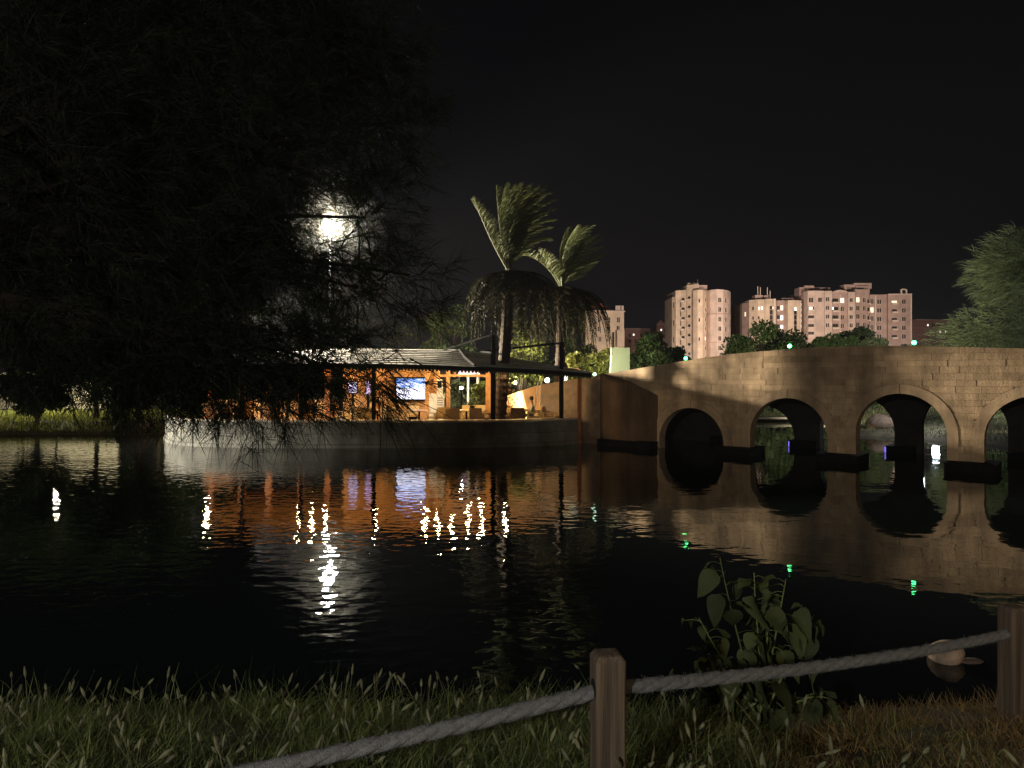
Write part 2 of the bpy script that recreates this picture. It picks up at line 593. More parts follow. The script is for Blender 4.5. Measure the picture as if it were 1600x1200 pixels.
L.new(mr.outputs[0], mm.inputs[1])
m2 = N.new("ShaderNodeMath")
m2.operation = 'MULTIPLY_ADD'
m2.inputs[1].default_value = 1.2
L.new(n2.outputs["Fac"], m2.inputs[0])
L.new(mm.outputs[0], m2.inputs[2])
bp = N.new("ShaderNodeBump")
bp.inputs["Strength"].default_value = 1.0
bp.inputs["Distance"].default_value = 0.0092
L.new(m2.outputs[0], bp.inputs["Height"])
L.new(bp.outputs[0], b.inputs["Normal"])
M['water'] = m

# ------------------------------------------------------------------ ground and water
POND = np.array([(-28.6, 30), (-30, 20), (-28, 10), (-25, 7.6), (-12, 6.4), (-6, 6.05), (-2, 6.2), (1, 6.0), (4, 6.25), (7, 6.6), (12, 7.3), (20, 9.5),
                 (27, 13), (28, 19), (26, 24), (22, 29.5), (20, 33), (18.6, 36), (16.9, 36.6), (16.6, 37.2), (19, 39), (21.5, 44), (20.5, 48.5), (15, 49),
                 (11, 48), (10.5, 42), (8.5, 37), (6, 34.5), (4.5, 34), (3.2, 35), (-16.2, 36), (-17.5, 37.2), (-24, 37), (-28.2, 36.6)], float)


def pond_sd(x, y):
    """signed distance to the shore: positive on land"""
    p = np.stack([x, y], -1)
    d = np.full(x.shape, 1e9)
    ins = np.zeros(x.shape, bool)
    n = len(POND)
    for i in range(n):
        a, c = POND[i], POND[(i + 1) % n]
        e = c - a
        w = p - a
        tt = np.clip((w @ e) / (e @ e), 0, 1)
        d = np.minimum(d, np.linalg.norm(w - tt[..., None] * e, axis=-1))
        cond = (a[1] > y) != (c[1] > y)
        with np.errstate(divide='ignore', invalid='ignore'):
            xi = (c[0] - a[0]) * (y - a[1]) / (c[1] - a[1]) + a[0]
        ins ^= cond & (x < xi)
    return np.where(ins, -d, d)


def ground_z(x, y):
    x = np.asarray(x, float)
    y = np.asarray(y, float)
    d = pond_sd(x, y)
    cap = np.where(y < 12, 1.4, np.where((x > -18) & (x < 5) & (y < 45), 0.45, 0.6))
    cap = np.where((x > 15) & (y > 25) & (y < 60), 1.5, cap)
    sl = np.where((x > 15) & (y > 25) & (y < 60), 0.12, 0.27)
    z = np.minimum(0.10 + sl * d, cap)
    z = z + 0.03 * np.sin(x * 2.1 + 1.3 * np.sin(y * 1.7)) * np.clip(d, 0, 1)
    return np.where(d > 0, z, np.maximum(-0.8, 0.10 + 0.9 * d))


gx = np.unique(np.concatenate([np.linspace(-900, -60, 15), np.linspace(-60, 45, 250), np.linspace(45, 900, 15)]))
gy = np.unique(np.concatenate([np.linspace(-200, -4, 10), np.linspace(-4, 9, 70), np.linspace(9, 56, 120), np.linspace(56, 1500, 18)]))
GX, GY = np.meshgrid(gx, gy)
GZ = ground_z(GX, GY)
nx, ny = len(gx), len(gy)
idx = np.arange(nx * ny).reshape(ny, nx)
qf = np.stack([idx[:-1, :-1], idx[:-1, 1:], idx[1:, 1:], idx[1:, :-1]], -1).reshape(-1, 4)
me = np_mesh("ground", np.stack([GX, GY, GZ], -1).reshape(-1, 3), 4, qf, M['ground'])
me.polygons.foreach_set("use_smooth", [True] * len(me.polygons))
solo("ground", me, kind="structure")
solo("water", MB().add([(-75, 2, 0), (60, 2, 0), (60, 60, 0), (-75, 60, 0)], [(0, 1, 2, 3)]).mesh("water", M['water']), kind="structure")

# ------------------------------------------------------------------ the stone bridge
F0 = Vector((14.8, 22.65, 0))
U = Vector((0.765, -0.644, 0)).normalized()
NN = Vector((0.644, 0.765, 0)).normalized()
ARCH = [(-9.76, 1.43, 0.33), (-5.845, 1.425, 0.81), (-2.085, 1.385, 1.07), (1.72, 1.40, 1.05), (5.5, 1.40, 0.85)]   # centre, radius, springing
TOPS = [(-18, 2.6), (-15, 3.0), (-12.6, 3.34), (-10.3, 3.66), (-8.1, 3.93), (-5.4, 4.10), (-3, 4.12), (-1.75, 4.07), (1.35, 3.90), (5, 3.62), (10, 3.2)]
RING = 0.32


def top_z(s):
    for (a, za), (c, zc) in zip(TOPS, TOPS[1:]):
        if a <= s <= c:
            return za + (zc - za) * (s - a) / (c - a)
    return TOPS[-1][1]


def arch_z(s, extra=0.0):
    for c, r, z in ARCH:
        if abs(s - c) < r + extra - 1e-6:
            return z + math.sqrt(max(0, (r + extra) ** 2 - (s - c) ** 2))
    return None


def B(s, tt, z):
    p = F0 + U * s + NN * tt
    return (p.x, p.y, z)


B0 = B


def arch_wall(mb, s0, s1, t0, t1, zb, sh=0.0):
    B = lambda s_, tt, z_: B0(s_ + sh, tt, z_)
    ss = set(np.arange(s0, s1 + 1e-6, 0.25).tolist() + [s0, s1])
    for c, r, z in ARCH:
        for k in range(25):
            ss.add(c - r * math.cos(math.pi * k / 24))
    ss = sorted(x for x in ss if s0 <= x <= s1)
    for a, c in zip(ss, ss[1:]):
        if c - a < 1e-5: continue
        mid = (a + c) / 2
        inside = arch_z(mid) is not None
        za = zc = zb
        if inside:
            za = arch_z(a) if arch_z(a) is not None else [z for cc, rr, z in ARCH if abs(mid - cc) < rr][0]
            zc = arch_z(c) if arch_z(c) is not None else [z for cc, rr, z in ARCH if abs(mid - cc) < rr][0]
        ta, tcz = top_z(a), top_z(c)
        mb.add([B(a, t0, za), B(c, t0, zc), B(c, t0, tcz), B(a, t0, ta), B(a, t1, za), B(c, t1, zc), B(c, t1, tcz), B(a, t1, ta)],
               [(0, 1, 2, 3), (5, 4, 7, 6), (3, 2, 6, 7), (0, 4, 5, 1)])
    for c, r, z in ARCH:                                  # jambs
        for e in (c - r, c + r):
            mb.add([B(e, t0, zb), B(e, t1, zb), B(e, t1, z), B(e, t0, z)], [(0, 1, 2, 3)])


bridge = thing("arched_bridge", "low tan stone bridge with round arches standing in the dark water", "bridge", (F0.x, F0.y, 0))
mb = MB()
arch_wall(mb, -17.5, 9.5, 0.0, 0.5, -0.6)
part("near_wall", mb.mesh("near_wall", M['bridge_core']), bridge)
mb = MB()
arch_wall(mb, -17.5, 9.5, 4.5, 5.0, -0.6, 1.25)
part("far_wall", mb.mesh("far_wall", M['bridge_inner_shade']), bridge)
mb = MB()
for k in range(27):
    a, c = -17.5 + k, -16.5 + k
    za, zc = top_z(a) - 1.0, top_z(c) - 1.0
    mb.add([B(a, .5, za), B(c, .5, zc), B(c, 4.5, zc), B(a, 4.5, za), B(a, .5, za - .3), B(c, .5, zc - .3), B(c, 4.5, zc - .3), B(a, 4.5, za - .3)],
           [(0, 1, 2, 3), (7, 6, 5, 4), (0, 4, 5, 1), (3, 2, 6, 7)])
part("deck", mb.mesh("deck", M['bridge_inner_shade']), bridge)


def strip_stone(s0, s1, z0, z1, prou, back=0.004):
    """one squared stone of the face, cut by the arch ring below it and by the parapet top"""
    cut = any(s1 > c - r - RING and s0 < c + r + RING and z0 < z + r + RING for c, r, z in ARCH)
    pts = [s0, s1]
    if cut:
        pts += np.linspace(s0, s1, 7).tolist()
        for c, r, z in ARCH:
            for e in (c - r - RING, c + r + RING):
                if s0 < e < s1: pts += [e - 1e-4, e + 1e-4]
    pts = sorted(set(pts))
    mb = MB()
    for a, c in zip(pts, pts[1:]):
        if c - a < 1e-3: continue
        mid = (a + c) / 2
        g = 0.006
        za = zc = z0
        if cut and arch_z(mid, RING + g) is not None:
            q = [arch_z(x, RING + g) for x in (a, c)]
            base = [z for cc, rr, z in ARCH if abs(mid - cc) < rr + RING + g][0]
            za, zc = (max(z0, x if x is not None else base) for x in q)
        ta, tcc = min(z1, top_z(a)), min(z1, top_z(c))
        if za >= ta and zc >= tcc: continue
        za, zc = min(za, ta), min(zc, tcc)
        f, bk = -prou, -back
        mb.add([B(a, f, za), B(c, f, zc), B(c, f, tcc), B(a, f, ta), B(a, bk, za), B(c, bk, zc), B(c, bk, tcc), B(a, bk, ta)],
               [(0, 1, 2, 3), (3, 2, 6, 7), (0, 4, 5, 1), (0, 3, 7, 4), (1, 5, 6, 2)])
    return mb


stones = []
zrow, row = 0.12, 0
while zrow < 4.2:
    h = 0.225 if row % 3 else 0.20
    s = -13.3 + rnd.uniform(0, .5)
    while s < 8.2:
        w = rnd.uniform(0.5, 1.0)
        mbx = strip_stone(s + 0.004, s + w - 0.004, zrow + 0.004, zrow + h - 0.004, rnd.uniform(0.018, 0.028))
        if mbx.v:
            a_ = (s + w / 2)
            px = 800 + F * (F0 + U * a_).x / (F0 + U * a_).y
            area = sum(1 for _ in mbx.f)
            stones.append((px < 1625, a_, mbx))
        s += w
    zrow += h
    row += 1
vis = sorted([q for q in stones if q[0]], key=lambda q: -q[1])
for q in vis[:298]:
    part("stone", q[2].mesh("stone", M['bridge_stone']), bridge)
mb = MB()
for q in vis[298:] + [x for x in stones if not x[0]]:
    mb.add(q[2].v, q[2].f)
rest = part("stone_courses", mb.mesh("stone_courses", M['bridge_stone']), bridge)
rest["kind"] = "stuff"
for c, r, z in ARCH:                                       # smooth arch bands, one joint at the crown
    for sgn in (-1, 1):
        mb = MB()
        pr = 0.036
        pin, pout = [], []
        pin.append((c + sgn * r, 0.05)); pout.append((c + sgn * (r + RING), 0.05))
        for k in range(15):
            a = (math.pi / 2 - 0.006) * k / 14
            pin.append((c + sgn * r * math.cos(a), z + r * math.sin(a)))
            pout.append((c + sgn * (r + RING) * math.cos(a), z + (r + RING) * math.sin(a)))
        for i in range(len(pin) - 1):
            (a0, z0), (a1, z1), (b0, y0), (b1, y1) = pin[i], pin[i + 1], pout[i], pout[i + 1]
            mb.add([B(a0, -pr, z0), B(b0, -pr, y0), B(b1, -pr, y1), B(a1, -pr, z1), B(a0, -.004, z0), B(b0, -.004, y0), B(b1, -.004, y1), B(a1, -.004, z1)],
                   [(0, 1, 2, 3), (1, 5, 6, 2), (0, 3, 7, 4)])
        (a0, z0), (b0, y0) = pin[-1], pout[-1]
        mb.add([B(a0, -pr, z0), B(b0, -pr, y0), B(b0, -.004, y0), B(a0, -.004, z0)], [(0, 1, 2, 3)])
        part("arch_band", mb.mesh("arch_band", M['ring_stone']), bridge)
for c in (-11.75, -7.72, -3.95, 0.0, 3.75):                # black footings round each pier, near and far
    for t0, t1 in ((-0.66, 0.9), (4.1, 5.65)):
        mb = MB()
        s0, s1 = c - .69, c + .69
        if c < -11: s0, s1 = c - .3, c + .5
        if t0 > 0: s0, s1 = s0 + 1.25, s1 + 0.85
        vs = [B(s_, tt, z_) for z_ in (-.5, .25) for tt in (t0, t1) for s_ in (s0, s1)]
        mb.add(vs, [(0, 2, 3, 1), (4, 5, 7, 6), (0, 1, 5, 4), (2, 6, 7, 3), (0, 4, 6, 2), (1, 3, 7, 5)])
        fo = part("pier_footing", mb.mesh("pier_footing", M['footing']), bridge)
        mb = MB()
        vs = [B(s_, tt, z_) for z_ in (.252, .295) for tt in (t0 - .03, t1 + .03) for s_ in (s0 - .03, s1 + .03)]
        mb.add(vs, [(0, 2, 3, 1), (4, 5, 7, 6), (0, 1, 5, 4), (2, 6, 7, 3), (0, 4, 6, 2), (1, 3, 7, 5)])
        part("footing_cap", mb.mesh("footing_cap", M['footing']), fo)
        if t0 > 0 and c in (-7.72, -3.95):
            p = F0 + U * (s0 - .05) + NN * (t0 + .1)
            part("light_strip", MB().obox((p.x, p.y, .13), U * .02, NN * .015, (0, 0, .11)).mesh("light_strip", M['violet_led']), fo)

# the green lamps on the parapet
spots = [(-14.2, 'white'), (-10.1, 'g'), (-5.85, 'g'), (-1.7, 'g')]
side = ["pale green lamp on the low parapet end beside the cafe roof", "green lamp on the bridge parapet in front of the tall pale tower",
        "green lamp on the bridge parapet below the curved apartment block", "green lamp on the bridge parapet right of the rose apartment block"]
for (s, k), lb in zip(spots, side):
    z = top_z(s)
    p = F0 + U * s + NN * 0.25
    if k == 'white':
        p = P(929, 585, 32.2); z = p.z - .12
    g = thing("parapet_lamp", lb, "lamp", (p.x, p.y, z), "green lamps along the bridge parapet")
    part("base", MB().lathe((p.x, p.y, z), [(.05, -.01), (.05, .03), (.03, .05)], 10).mesh("base", M['dark']), g)
    part("bulb", MB().ball((p.x, p.y, z + .12), .075, 12).mesh("bulb", M['green_white' if k == 'white' else 'green_bulb'], True), g)

# the brown wing wall by the cafe, its light and shade put in colour
pk = P(942, 584, 31.6)
wing = thing("wing_wall", "brown plastered wall with its shade in the colour, rising to a peak between cafe and bridge", "wall", (pk.x, pk.y, 0))


def wall_run(pts, thick, zb):
    """pts: (x, y, ztop) polyline; near face on the right-hand side of travel"""
    mb = MB()
    off = []
    for i in range(len(pts)):
        a = Vector(pts[max(0, i - 1)][:2]); c = Vector(pts[min(len(pts) - 1, i + 1)][:2])
        d = (c - a).normalized()
        off.append(Vector((-d.y, d.x)) * thick)
    for i in range(len(pts) - 1):
        (x0, y0, z0), (x1, y1, z1) = pts[i], pts[i + 1]
        o0, o1 = off[i], off[i + 1]
        mb.add([(x0, y0, zb), (x1, y1, zb), (x1, y1, z1), (x0, y0, z0), (x0 + o0.x, y0 + o0.y, zb), (x1 + o1.x, y1 + o1.y, zb),
                (x1 + o1.x, y1 + o1.y, z1), (x0 + o0.x, y0 + o0.y, z0)],
               [(0, 1, 2, 3), (5, 4, 7, 6), (3, 2, 6, 7)] + ([(0, 3, 7, 4)] if i == 0 else []) + ([(1, 5, 6, 2)] if i == len(pts) - 2 else []))
    return mb


M['ramp_wood_lit'] = mat("ramp_wood_lit", (0.62, 0.34, 0.10), rough=0.6, var=0.15, scale=4)  # lit end of the same wall, lamplight put into the colour
w0, w1, w2 = P(788, 620, 39.5), P(836, 603, 36.6), P(884, 598, 34.4)
part("ramp_wall", wall_run([tuple(w0), tuple(w1), tuple(w2)], .3, 0.0).mesh("ramp_wall", M['ramp_wood_lit']), wing)
part("shaded_wall", wall_run([(w2.x + .01, w2.y - .01, w2.z + .02), (pk.x - .02, pk.y, pk.z)], .3, 0.0).mesh("shaded_wall", M['plaster_shade']), wing)
e = F0 + U * -11.24 + NN * -0.03
e1 = F0 + U * -12.6 + NN * -0.32
part("end_wall", wall_run([(pk.x, pk.y, pk.z), (e1.x, e1.y, 2.83), (e.x, e.y, 2.25)], .3, -.5).mesh("end_wall", M['plaster_shade']), wing)
q = P(905, 592, 32.0)
part("pilaster", MB().box(q.x - .09, q.x + .09, q.y - .12, q.y + .12, 0, 2.98).mesh("pilaster", M['wood_dark']), wing)
mb = MB()
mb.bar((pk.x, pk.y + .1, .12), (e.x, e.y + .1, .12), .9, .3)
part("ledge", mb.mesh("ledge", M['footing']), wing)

# ------------------------------------------------------------------ the cafe island: retaining wall, floor
front = [P(258, 0, 34.2), P(262, 0, 33.0), P(272, 0, 31.9), P(295, 0, 31.0), P(340, 0, 30.4), P(450, 0, 30.0), P(600, 0, 30.0), P(750, 0, 30.2), P(850, 0, 31.0), P(908, 0, 32.1)]


def resample(pts, step):
    out = []
    pts = [Vector((p.x, p.y, 0)) for p in pts]
    # smooth through Catmull-Rom first
    sm = []
    for i in range(len(pts) - 1):
        p0, p1, p2, p3 = pts[max(i - 1, 0)], pts[i], pts[i + 1], pts[min(i + 2, len(pts) - 1)]
        for k in range(12):
            t_ = k / 12
            sm.append(0.5 * ((2 * p1) + (p2 - p0) * t_ + (2 * p0 - 5 * p1 + 4 * p2 - p3) * t_ ** 2 + (3 * p1 - p0 - 3 * p2 + p3) * t_ ** 3))
    sm.append(pts[-1])
    acc = 0
    out = [sm[0]]
    for a, c in zip(sm, sm[1:]):
        acc += (c - a).length
        if acc >= step:
            out.append(c); acc = 0
    out.append(sm[-1])
    return out


line = resample(front, 0.35)
ret = thing("retaining_wall", "long curved grey stone wall holding up the cafe terrace above the water", "wall", (line[20].x, line[20].y, 0))
mb = wall_run([(p.x, p.y + .03, 1.05) for p in line], .45, -.6)
part("wall_core", mb.mesh("wall_core", M['ret_core']), ret)
for zlo, zhi, stepn, prou, offn in ((0.60, 1.09, 5, .0, 0), (0.16, 0.585, 6, .035, 3), (-.3, 0.145, 7, .075, 1)):
    i = offn
    segs = ([(0, offn)] if offn else [])
    while i < len(line) - 1:
        segs.append((i, min(i + stepn, len(line) - 1))); i += stepn
    for a, c in segs:
        mb = MB()
        pts = [line[k] for k in range(a, c + 1)]
        o = []
        for k in range(a, c + 1):
            d = (line[min(k + 1, len(line) - 1)] - line[max(k - 1, 0)]).normalized()
            o.append(Vector((d.y, -d.x, 0)))
        pr = prou + rnd.uniform(0, .012)
        pts[0] = pts[0] + (pts[1] - pts[0]).normalized() * .008
        pts[-1] = pts[-1] - (pts[-1] - pts[-2]).normalized() * .008
        n = len(pts)
        fr = [p + q_ * pr for p, q_ in zip(pts, o)]
        bk = [p - q_ * .02 for p, q_ in zip(pts, o)]
        vs = [(p.x, p.y, zlo) for p in fr] + [(p.x, p.y, zhi) for p in fr] + [(p.x, p.y, zlo) for p in bk] + [(p.x, p.y, zhi) for p in bk]
        fs = []
        for k in range(n - 1):
            fs += [(k, k + 1, n + k + 1, n + k), (n + k, n + k + 1, 3 * n + k + 1, 3 * n + k), (k, 2 * n + k, 2 * n + k + 1, k + 1)]
        fs += [(0, n, 3 * n, 2 * n), (n - 1, 3 * n - 1, 4 * n - 1, 2 * n - 1)]
        part("stone", mb.add(vs, fs).mesh("stone", M['ret_stone']), ret)
i = 0
while i < len(line) - 1:
    c = min(i + 4, len(line) - 1)
    mb = MB()
    for k in range(i, c):
        a_, b_ = line[k], line[k + 1]
        d = (b_ - a_).normalized()
        nrm = Vector((d.y, -d.x, 0))
        f_, g_ = .05, -.42
        vs = [a_ + nrm * f_, b_ + nrm * f_, b_ + nrm * g_, a_ + nrm * g_]
        mb.add([(p.x, p.y, 1.10) for p in vs] + [(p.x, p.y, 1.18) for p in vs], [(3, 2, 1, 0), (4, 5, 6, 7), (0, 1, 5, 4), (2, 3, 7, 6)])
    part("coping_stone", mb.mesh("coping_stone", M['coping']), ret)
    i = c
FZ = 0.76
poly = [(p.x, p.y + .4) for p in line] + [(w0.x, 39.0), (-16.5, 39.0)]
solo("terrace_floor", MB().prism(poly, 0.3, FZ).mesh("terrace_floor", M['floor']), kind="structure")

# ------------------------------------------------------------------ the cafe pavilion
cafe = thing("cafe_pavilion", "open lakeside cafe with a shallow boarded roof and orange wooden walls", "cafe", (-4, 33, FZ))
EAVE = [P(292, 577, 31.5), P(345, 572, 30.1), P(440, 569.5, 29.7), P(540, 569, 29.6), P(650, 571, 29.5), P(770, 575, 29.6), P(850, 579, 30.2), P(924, 584.5, 31.4)]
RIDGE = [P(320, 558, 34), P(380, 552, 34.2), P(450, 548, 34.2), P(540, 545, 34.2), P(715, 546.5, 34.2), P(800, 559, 33.8), P(866, 571, 33.2), P(924.5, 583, 31.7)]


def lerp_line(pts, n):
    out = []
    for k in range(n + 1):
        t_ = k / n * (len(pts) - 1)
        i = min(int(t_), len(pts) - 2)
        out.append(pts[i].lerp(pts[i + 1], t_ - i))
    return out


NSEG = 28
ev, rg = lerp_line(EAVE, NSEG), lerp_line(RIDGE, NSEG)
NC = 9
for c in range(NC):
    mb = MB()
    t0, t1 = c / NC, (c + 1.12) / NC
    sag = [rnd.uniform(-.008, .008) for _ in range(NSEG + 1)]
    for k in range(NSEG):
        lo0, lo1 = ev[k].lerp(rg[k], t0), ev[k + 1].lerp(rg[k + 1], t0)
        hi0, hi1 = ev[k].lerp(rg[k], t1), ev[k + 1].lerp(rg[k + 1], t1)
        up = Vector((0, 0, .05))
        lo0, lo1 = lo0 + Vector((0, 0, sag[k])), lo1 + Vector((0, 0, sag[k + 1]))
        mb.add([lo0 + up, lo1 + up, hi1, hi0, lo0, lo1], [(0, 1, 2, 3), (4, 5, 1, 0)])
    part("roof_board", mb.mesh("roof_board", M['roof']), cafe)
back = [Vector((p.x, 38.2, 3.55)) for p in rg]
mb = MB()
for k in range(NSEG):
    dn = Vector((0, 0, -.06))
    mb.add([rg[k] + Vector((0, 0, .01)), rg[k + 1] + Vector((0, 0, .01)), back[k + 1], back[k]], [(0, 1, 2, 3)])
    mb.add([ev[k] + dn, ev[k + 1] + dn, rg[k + 1] + dn, rg[k] + dn], [(3, 2, 1, 0)])
    mb.add([rg[k] + dn, rg[k + 1] + dn, back[k + 1] + dn, back[k] + dn], [(3, 2, 1, 0)])
part("ceiling", mb.mesh("ceiling", M['wood']), cafe)
mb = MB()
for k in range(NSEG):
    a_, b_ = ev[k], ev[k + 1]
    hgt = Vector((0, 0, .17))
    y_ = Vector((0, -.02, .035)); yb = Vector((0, .02, .035))
    mb.add([a_ + y_ - hgt, b_ + y_ - hgt, b_ + y_, a_ + y_, a_ + yb - hgt, b_ + yb - hgt, b_ + yb, a_ + yb],
           [(0, 1, 2, 3), (5, 4, 7, 6), (3, 2, 6, 7), (0, 4, 5, 1)])
part("fascia", mb.mesh("fascia", M['dark']), cafe)
mb = MB()
evf = lerp_line(EAVE, 150)
for k in range(150):                                         # scalloped hanging edge
    a_, b_ = evf[k], evf[k + 1]
    dz = Vector((0, .005, -.13))
    pts = []
    for j in range(6):
        t_ = j / 5
        pts.append(a_.lerp(b_, t_) + dz + Vector((0, 0, -.10 * math.sin(math.pi * t_) - .01)))
    top = [a_.lerp(b_, j / 5) + dz for j in range(6)]
    for j in range(5):
        mb.add([top[j], top[j + 1], pts[j + 1], pts[j]], [(0, 1, 2, 3)])
part("valance", mb.mesh("valance", M['valance']), cafe)
# hip seam on the roof
a_, b_ = P(718, 546.2, 34.1), P(742, 571.5, 29.7)
part("roof_seam", MB().tube([a_, a_.lerp(b_, .5) + Vector((-.1, 0, .02)), b_], .06, 6).mesh("roof_seam", M['dark']), cafe)
# black steel posts with stays over the roof
for px, pt, yy, w in ((584, 572, 30.6, .15), (770.5, 521, 30.6, .21), (877, 534, 31.6, .19), (470, 574, 30.6, .14), (378, 574, 31, .14)):
    p = P(px, pt, yy)
    o = part("steel_post", MB().box(p.x - w / 2, p.x + w / 2, yy - w / 2, yy + w / 2, FZ, p.z).mesh("steel_post", M['dark']), cafe)
for a, c, yy0, yy1, w in (((766, 524), (694, 547), 30.6, 32.5, .07), ((875, 536), (752, 549.5), 31.6, 33.0, .09), ((752, 549.5), (770, 551), 33.0, 31, .07)):
    part("roof_stay", MB().bar(P(a[0], a[1], yy0), P(c[0], c[1], yy1), w).mesh("roof_stay", M['dark']), cafe)

# back wall of vertical boards carrying the television
bx0, bx1, by = P(536, 0, 35.2).x, P(683, 0, 35.2).x, 35.2
nb = 16
for k in range(nb):
    a_ = bx0 + (bx1 - bx0) * k / nb
    c_ = bx0 + (bx1 - bx0) * (k + 1) / nb
    part("wall_board", MB().box(a_ + .008, c_ - .008, by + rnd.uniform(0, .01), by + .06, FZ, 4.15).mesh("wall_board", M['wood']), cafe)
part("back_wall", MB().box(bx0, bx1, by + .065, by + .2, FZ, 4.1).mesh("back_wall", M['wood_dark']), cafe)
for px, w in ((668, .22), (683, .26), (700.5, .17), (763, .26)):
    p = P(px, 0, 35.0)
    part("wood_post", MB().box(p.x - w / 2, p.x + w / 2, 34.86, 35.14, FZ, 3.75 if px > 690 else 4.1).mesh("wood_post", M['wood']), cafe)
p0, p1 = P(683, 587, 35), P(763, 587, 35)
part("wood_beam", MB().box(p0.x, p1.x, 34.9, 35.1, p0.z - .06, p0.z + .06).mesh("wood_beam", M['wood']), cafe)
part("wood_beam", MB().box(p0.x, p1.x, 34.9, 35.1, 3.62, 3.76).mesh("wood_beam", M['wood']), cafe)
p = P(711, 580, 35)
part("mullion", MB().box(p.x - .04, p.x + .04, 34.95, 35.05, p0.z + .06, 3.62).mesh("mullion", M['wood']), cafe)
part("window_sill", MB().box(p0.x, p1.x, 34.85, 35.15, FZ, FZ + .30).mesh("window_sill", M['wood']), cafe)
# left half of the pavilion, behind the tree
bxl = P(330, 0, 36.5).x
for k in range(5):
    a_ = bxl + 1.35 * k
    part("wood_panel", MB().box(a_, a_ + 1.2, 36.4, 36.5, FZ, FZ + 1.1).mesh("wood_panel", M['wood']), cafe)
for px in (330, 378, 420, 470, 512):
    p = P(px, 0, 36.2)
    part("wood_post", MB().box(p.x - .13, p.x + .13, 36.1, 36.35, FZ, 3.7).mesh("wood_post", M['wood_dark']), cafe)

# pendant lamps under the roof: these make the warm streaks on the water
pend = [(323, 33.0, 3.45), (468, 33, 3.85), (487, 33.6, 3.95), (508, 33.2, 3.95), (587, 31.4, 3.55), (664, 31.6, 3.58), (684, 33.4, 3.95), (707, 31.3, 3.52), (731, 31.8, 3.55), (752, 32.8, 3.70), (790, 31.3, 3.42)]
where = ["at the far end behind the willowy needles", "first of three over the bar", "middle one of three over the bar", "last of three over the bar",
         "left of the television", "right above the television's edge", "over the white air conditioner", "over the front chair", "between the two window posts", "beside the window's right post", "next to the palm trunk"]
for (px, yy, zz), wh in zip(pend, where):
    p = P(px, 0, yy)
    g = thing("pendant_lamp", "warm glowing pendant bulb under the cafe roof " + wh, "lamp", (p.x, yy, zz), "pendant lamps under the cafe roof")
    part("bulb", MB().ball((p.x, yy, zz), .068, 12).mesh("bulb", M['bulb'], True), g)
    part("cord", MB().tube([(p.x, yy, zz + .08), (p.x, yy, zz + .45)], .008, 5).mesh("cord", M['dark']), g)
    part("cap", MB().lathe((p.x, yy, zz), [(.06, .07), (.05, .11), (.02, .13)], 10).mesh("cap", M['dark']), g)

# television and small screens
tv0, tv1 = P(617, 589, 34.9), P(667.5, 626.5, 34.9)
tv = thing("television", "large black television with a bright blue and white picture on the wooden wall", "television", ((tv0.x + tv1.x) / 2, 34.95, tv1.z))
part("bezel", MB().box(tv0.x, tv1.x, 34.93, 35.08, tv1.z, tv0.z).mesh("bezel", M['dark']), tv)
part("screen", MB().box(tv0.x + .08, tv1.x - .08, 34.915, 34.925, tv1.z + .09, tv0.z - .08).mesh("screen", M['screen_picture']), tv)
for (x0, x1, y0, y1, mt, lb) in ((543, 559, 596, 615, 'screen_blue', "small blue screen left of the steel post"), (570, 580, 594, 618, 'screen_violet', "narrow violet screen touching the steel post on its left")):
    a_, c_ = P(x0, y0, 34.6), P(x1, y1, 34.6)
    g = thing("display_screen", lb, "screen", ((a_.x + c_.x) / 2, 34.6, c_.z))
    part("bezel", MB().box(a_.x, c_.x, 34.6, 34.68, c_.z, a_.z).mesh("bezel", M['dark']), g)
    part("screen", MB().box(a_.x + .04, c_.x - .04, 34.585, 34.595, c_.z + .04, a_.z - .04).mesh("screen", M[mt]), g)
    part("stand", MB().box((a_.x + c_.x) / 2 - .05, (a_.x + c_.x) / 2 + .05, 34.61, 34.67, FZ, c_.z).mesh("stand", M['dark']), g)

# the floor-standing air conditioner and the cooler behind it
a_, c_ = P(670.5, 617, 33.6), P(693, 655, 33.6)
ac = thing("air_conditioner", "white floor-standing air conditioner beside the television", "air conditioner", ((a_.x + c_.x) / 2, 33.8, FZ))
part("body", MB().box(a_.x, c_.x, 33.6, 34.1, FZ, a_.z).mesh("body", M['white']), ac)
part("top", MB().box(a_.x - .02, c_.x + .02, 33.58, 34.12, a_.z + .003, a_.z + .05).mesh("top", M['white']), ac)
for k in range(4):
    z_ = a_.z - .14 - k * .11
    part("louvre", MB().box(a_.x + .38, c_.x - .04, 33.575, 33.595, z_ - .035, z_ + .02).mesh("louvre", M['grey']), ac)
a_, c_ = P(682.5, 592.5, 34.5), P(691, 655, 34.5)
ac = thing("drinks_cooler", "tall narrow white cooler standing behind the air conditioner", "cooler", ((a_.x + c_.x) / 2, 34.6, FZ))
part("body", MB().box(a_.x, c_.x, 34.5, 34.8, FZ, a_.z).mesh("body", M['white']), ac)
part("window", MB().box(a_.x + .03, c_.x - .03, 34.485, 34.495, a_.z - .42, a_.z - .08).mesh("window", M['dark']), ac)

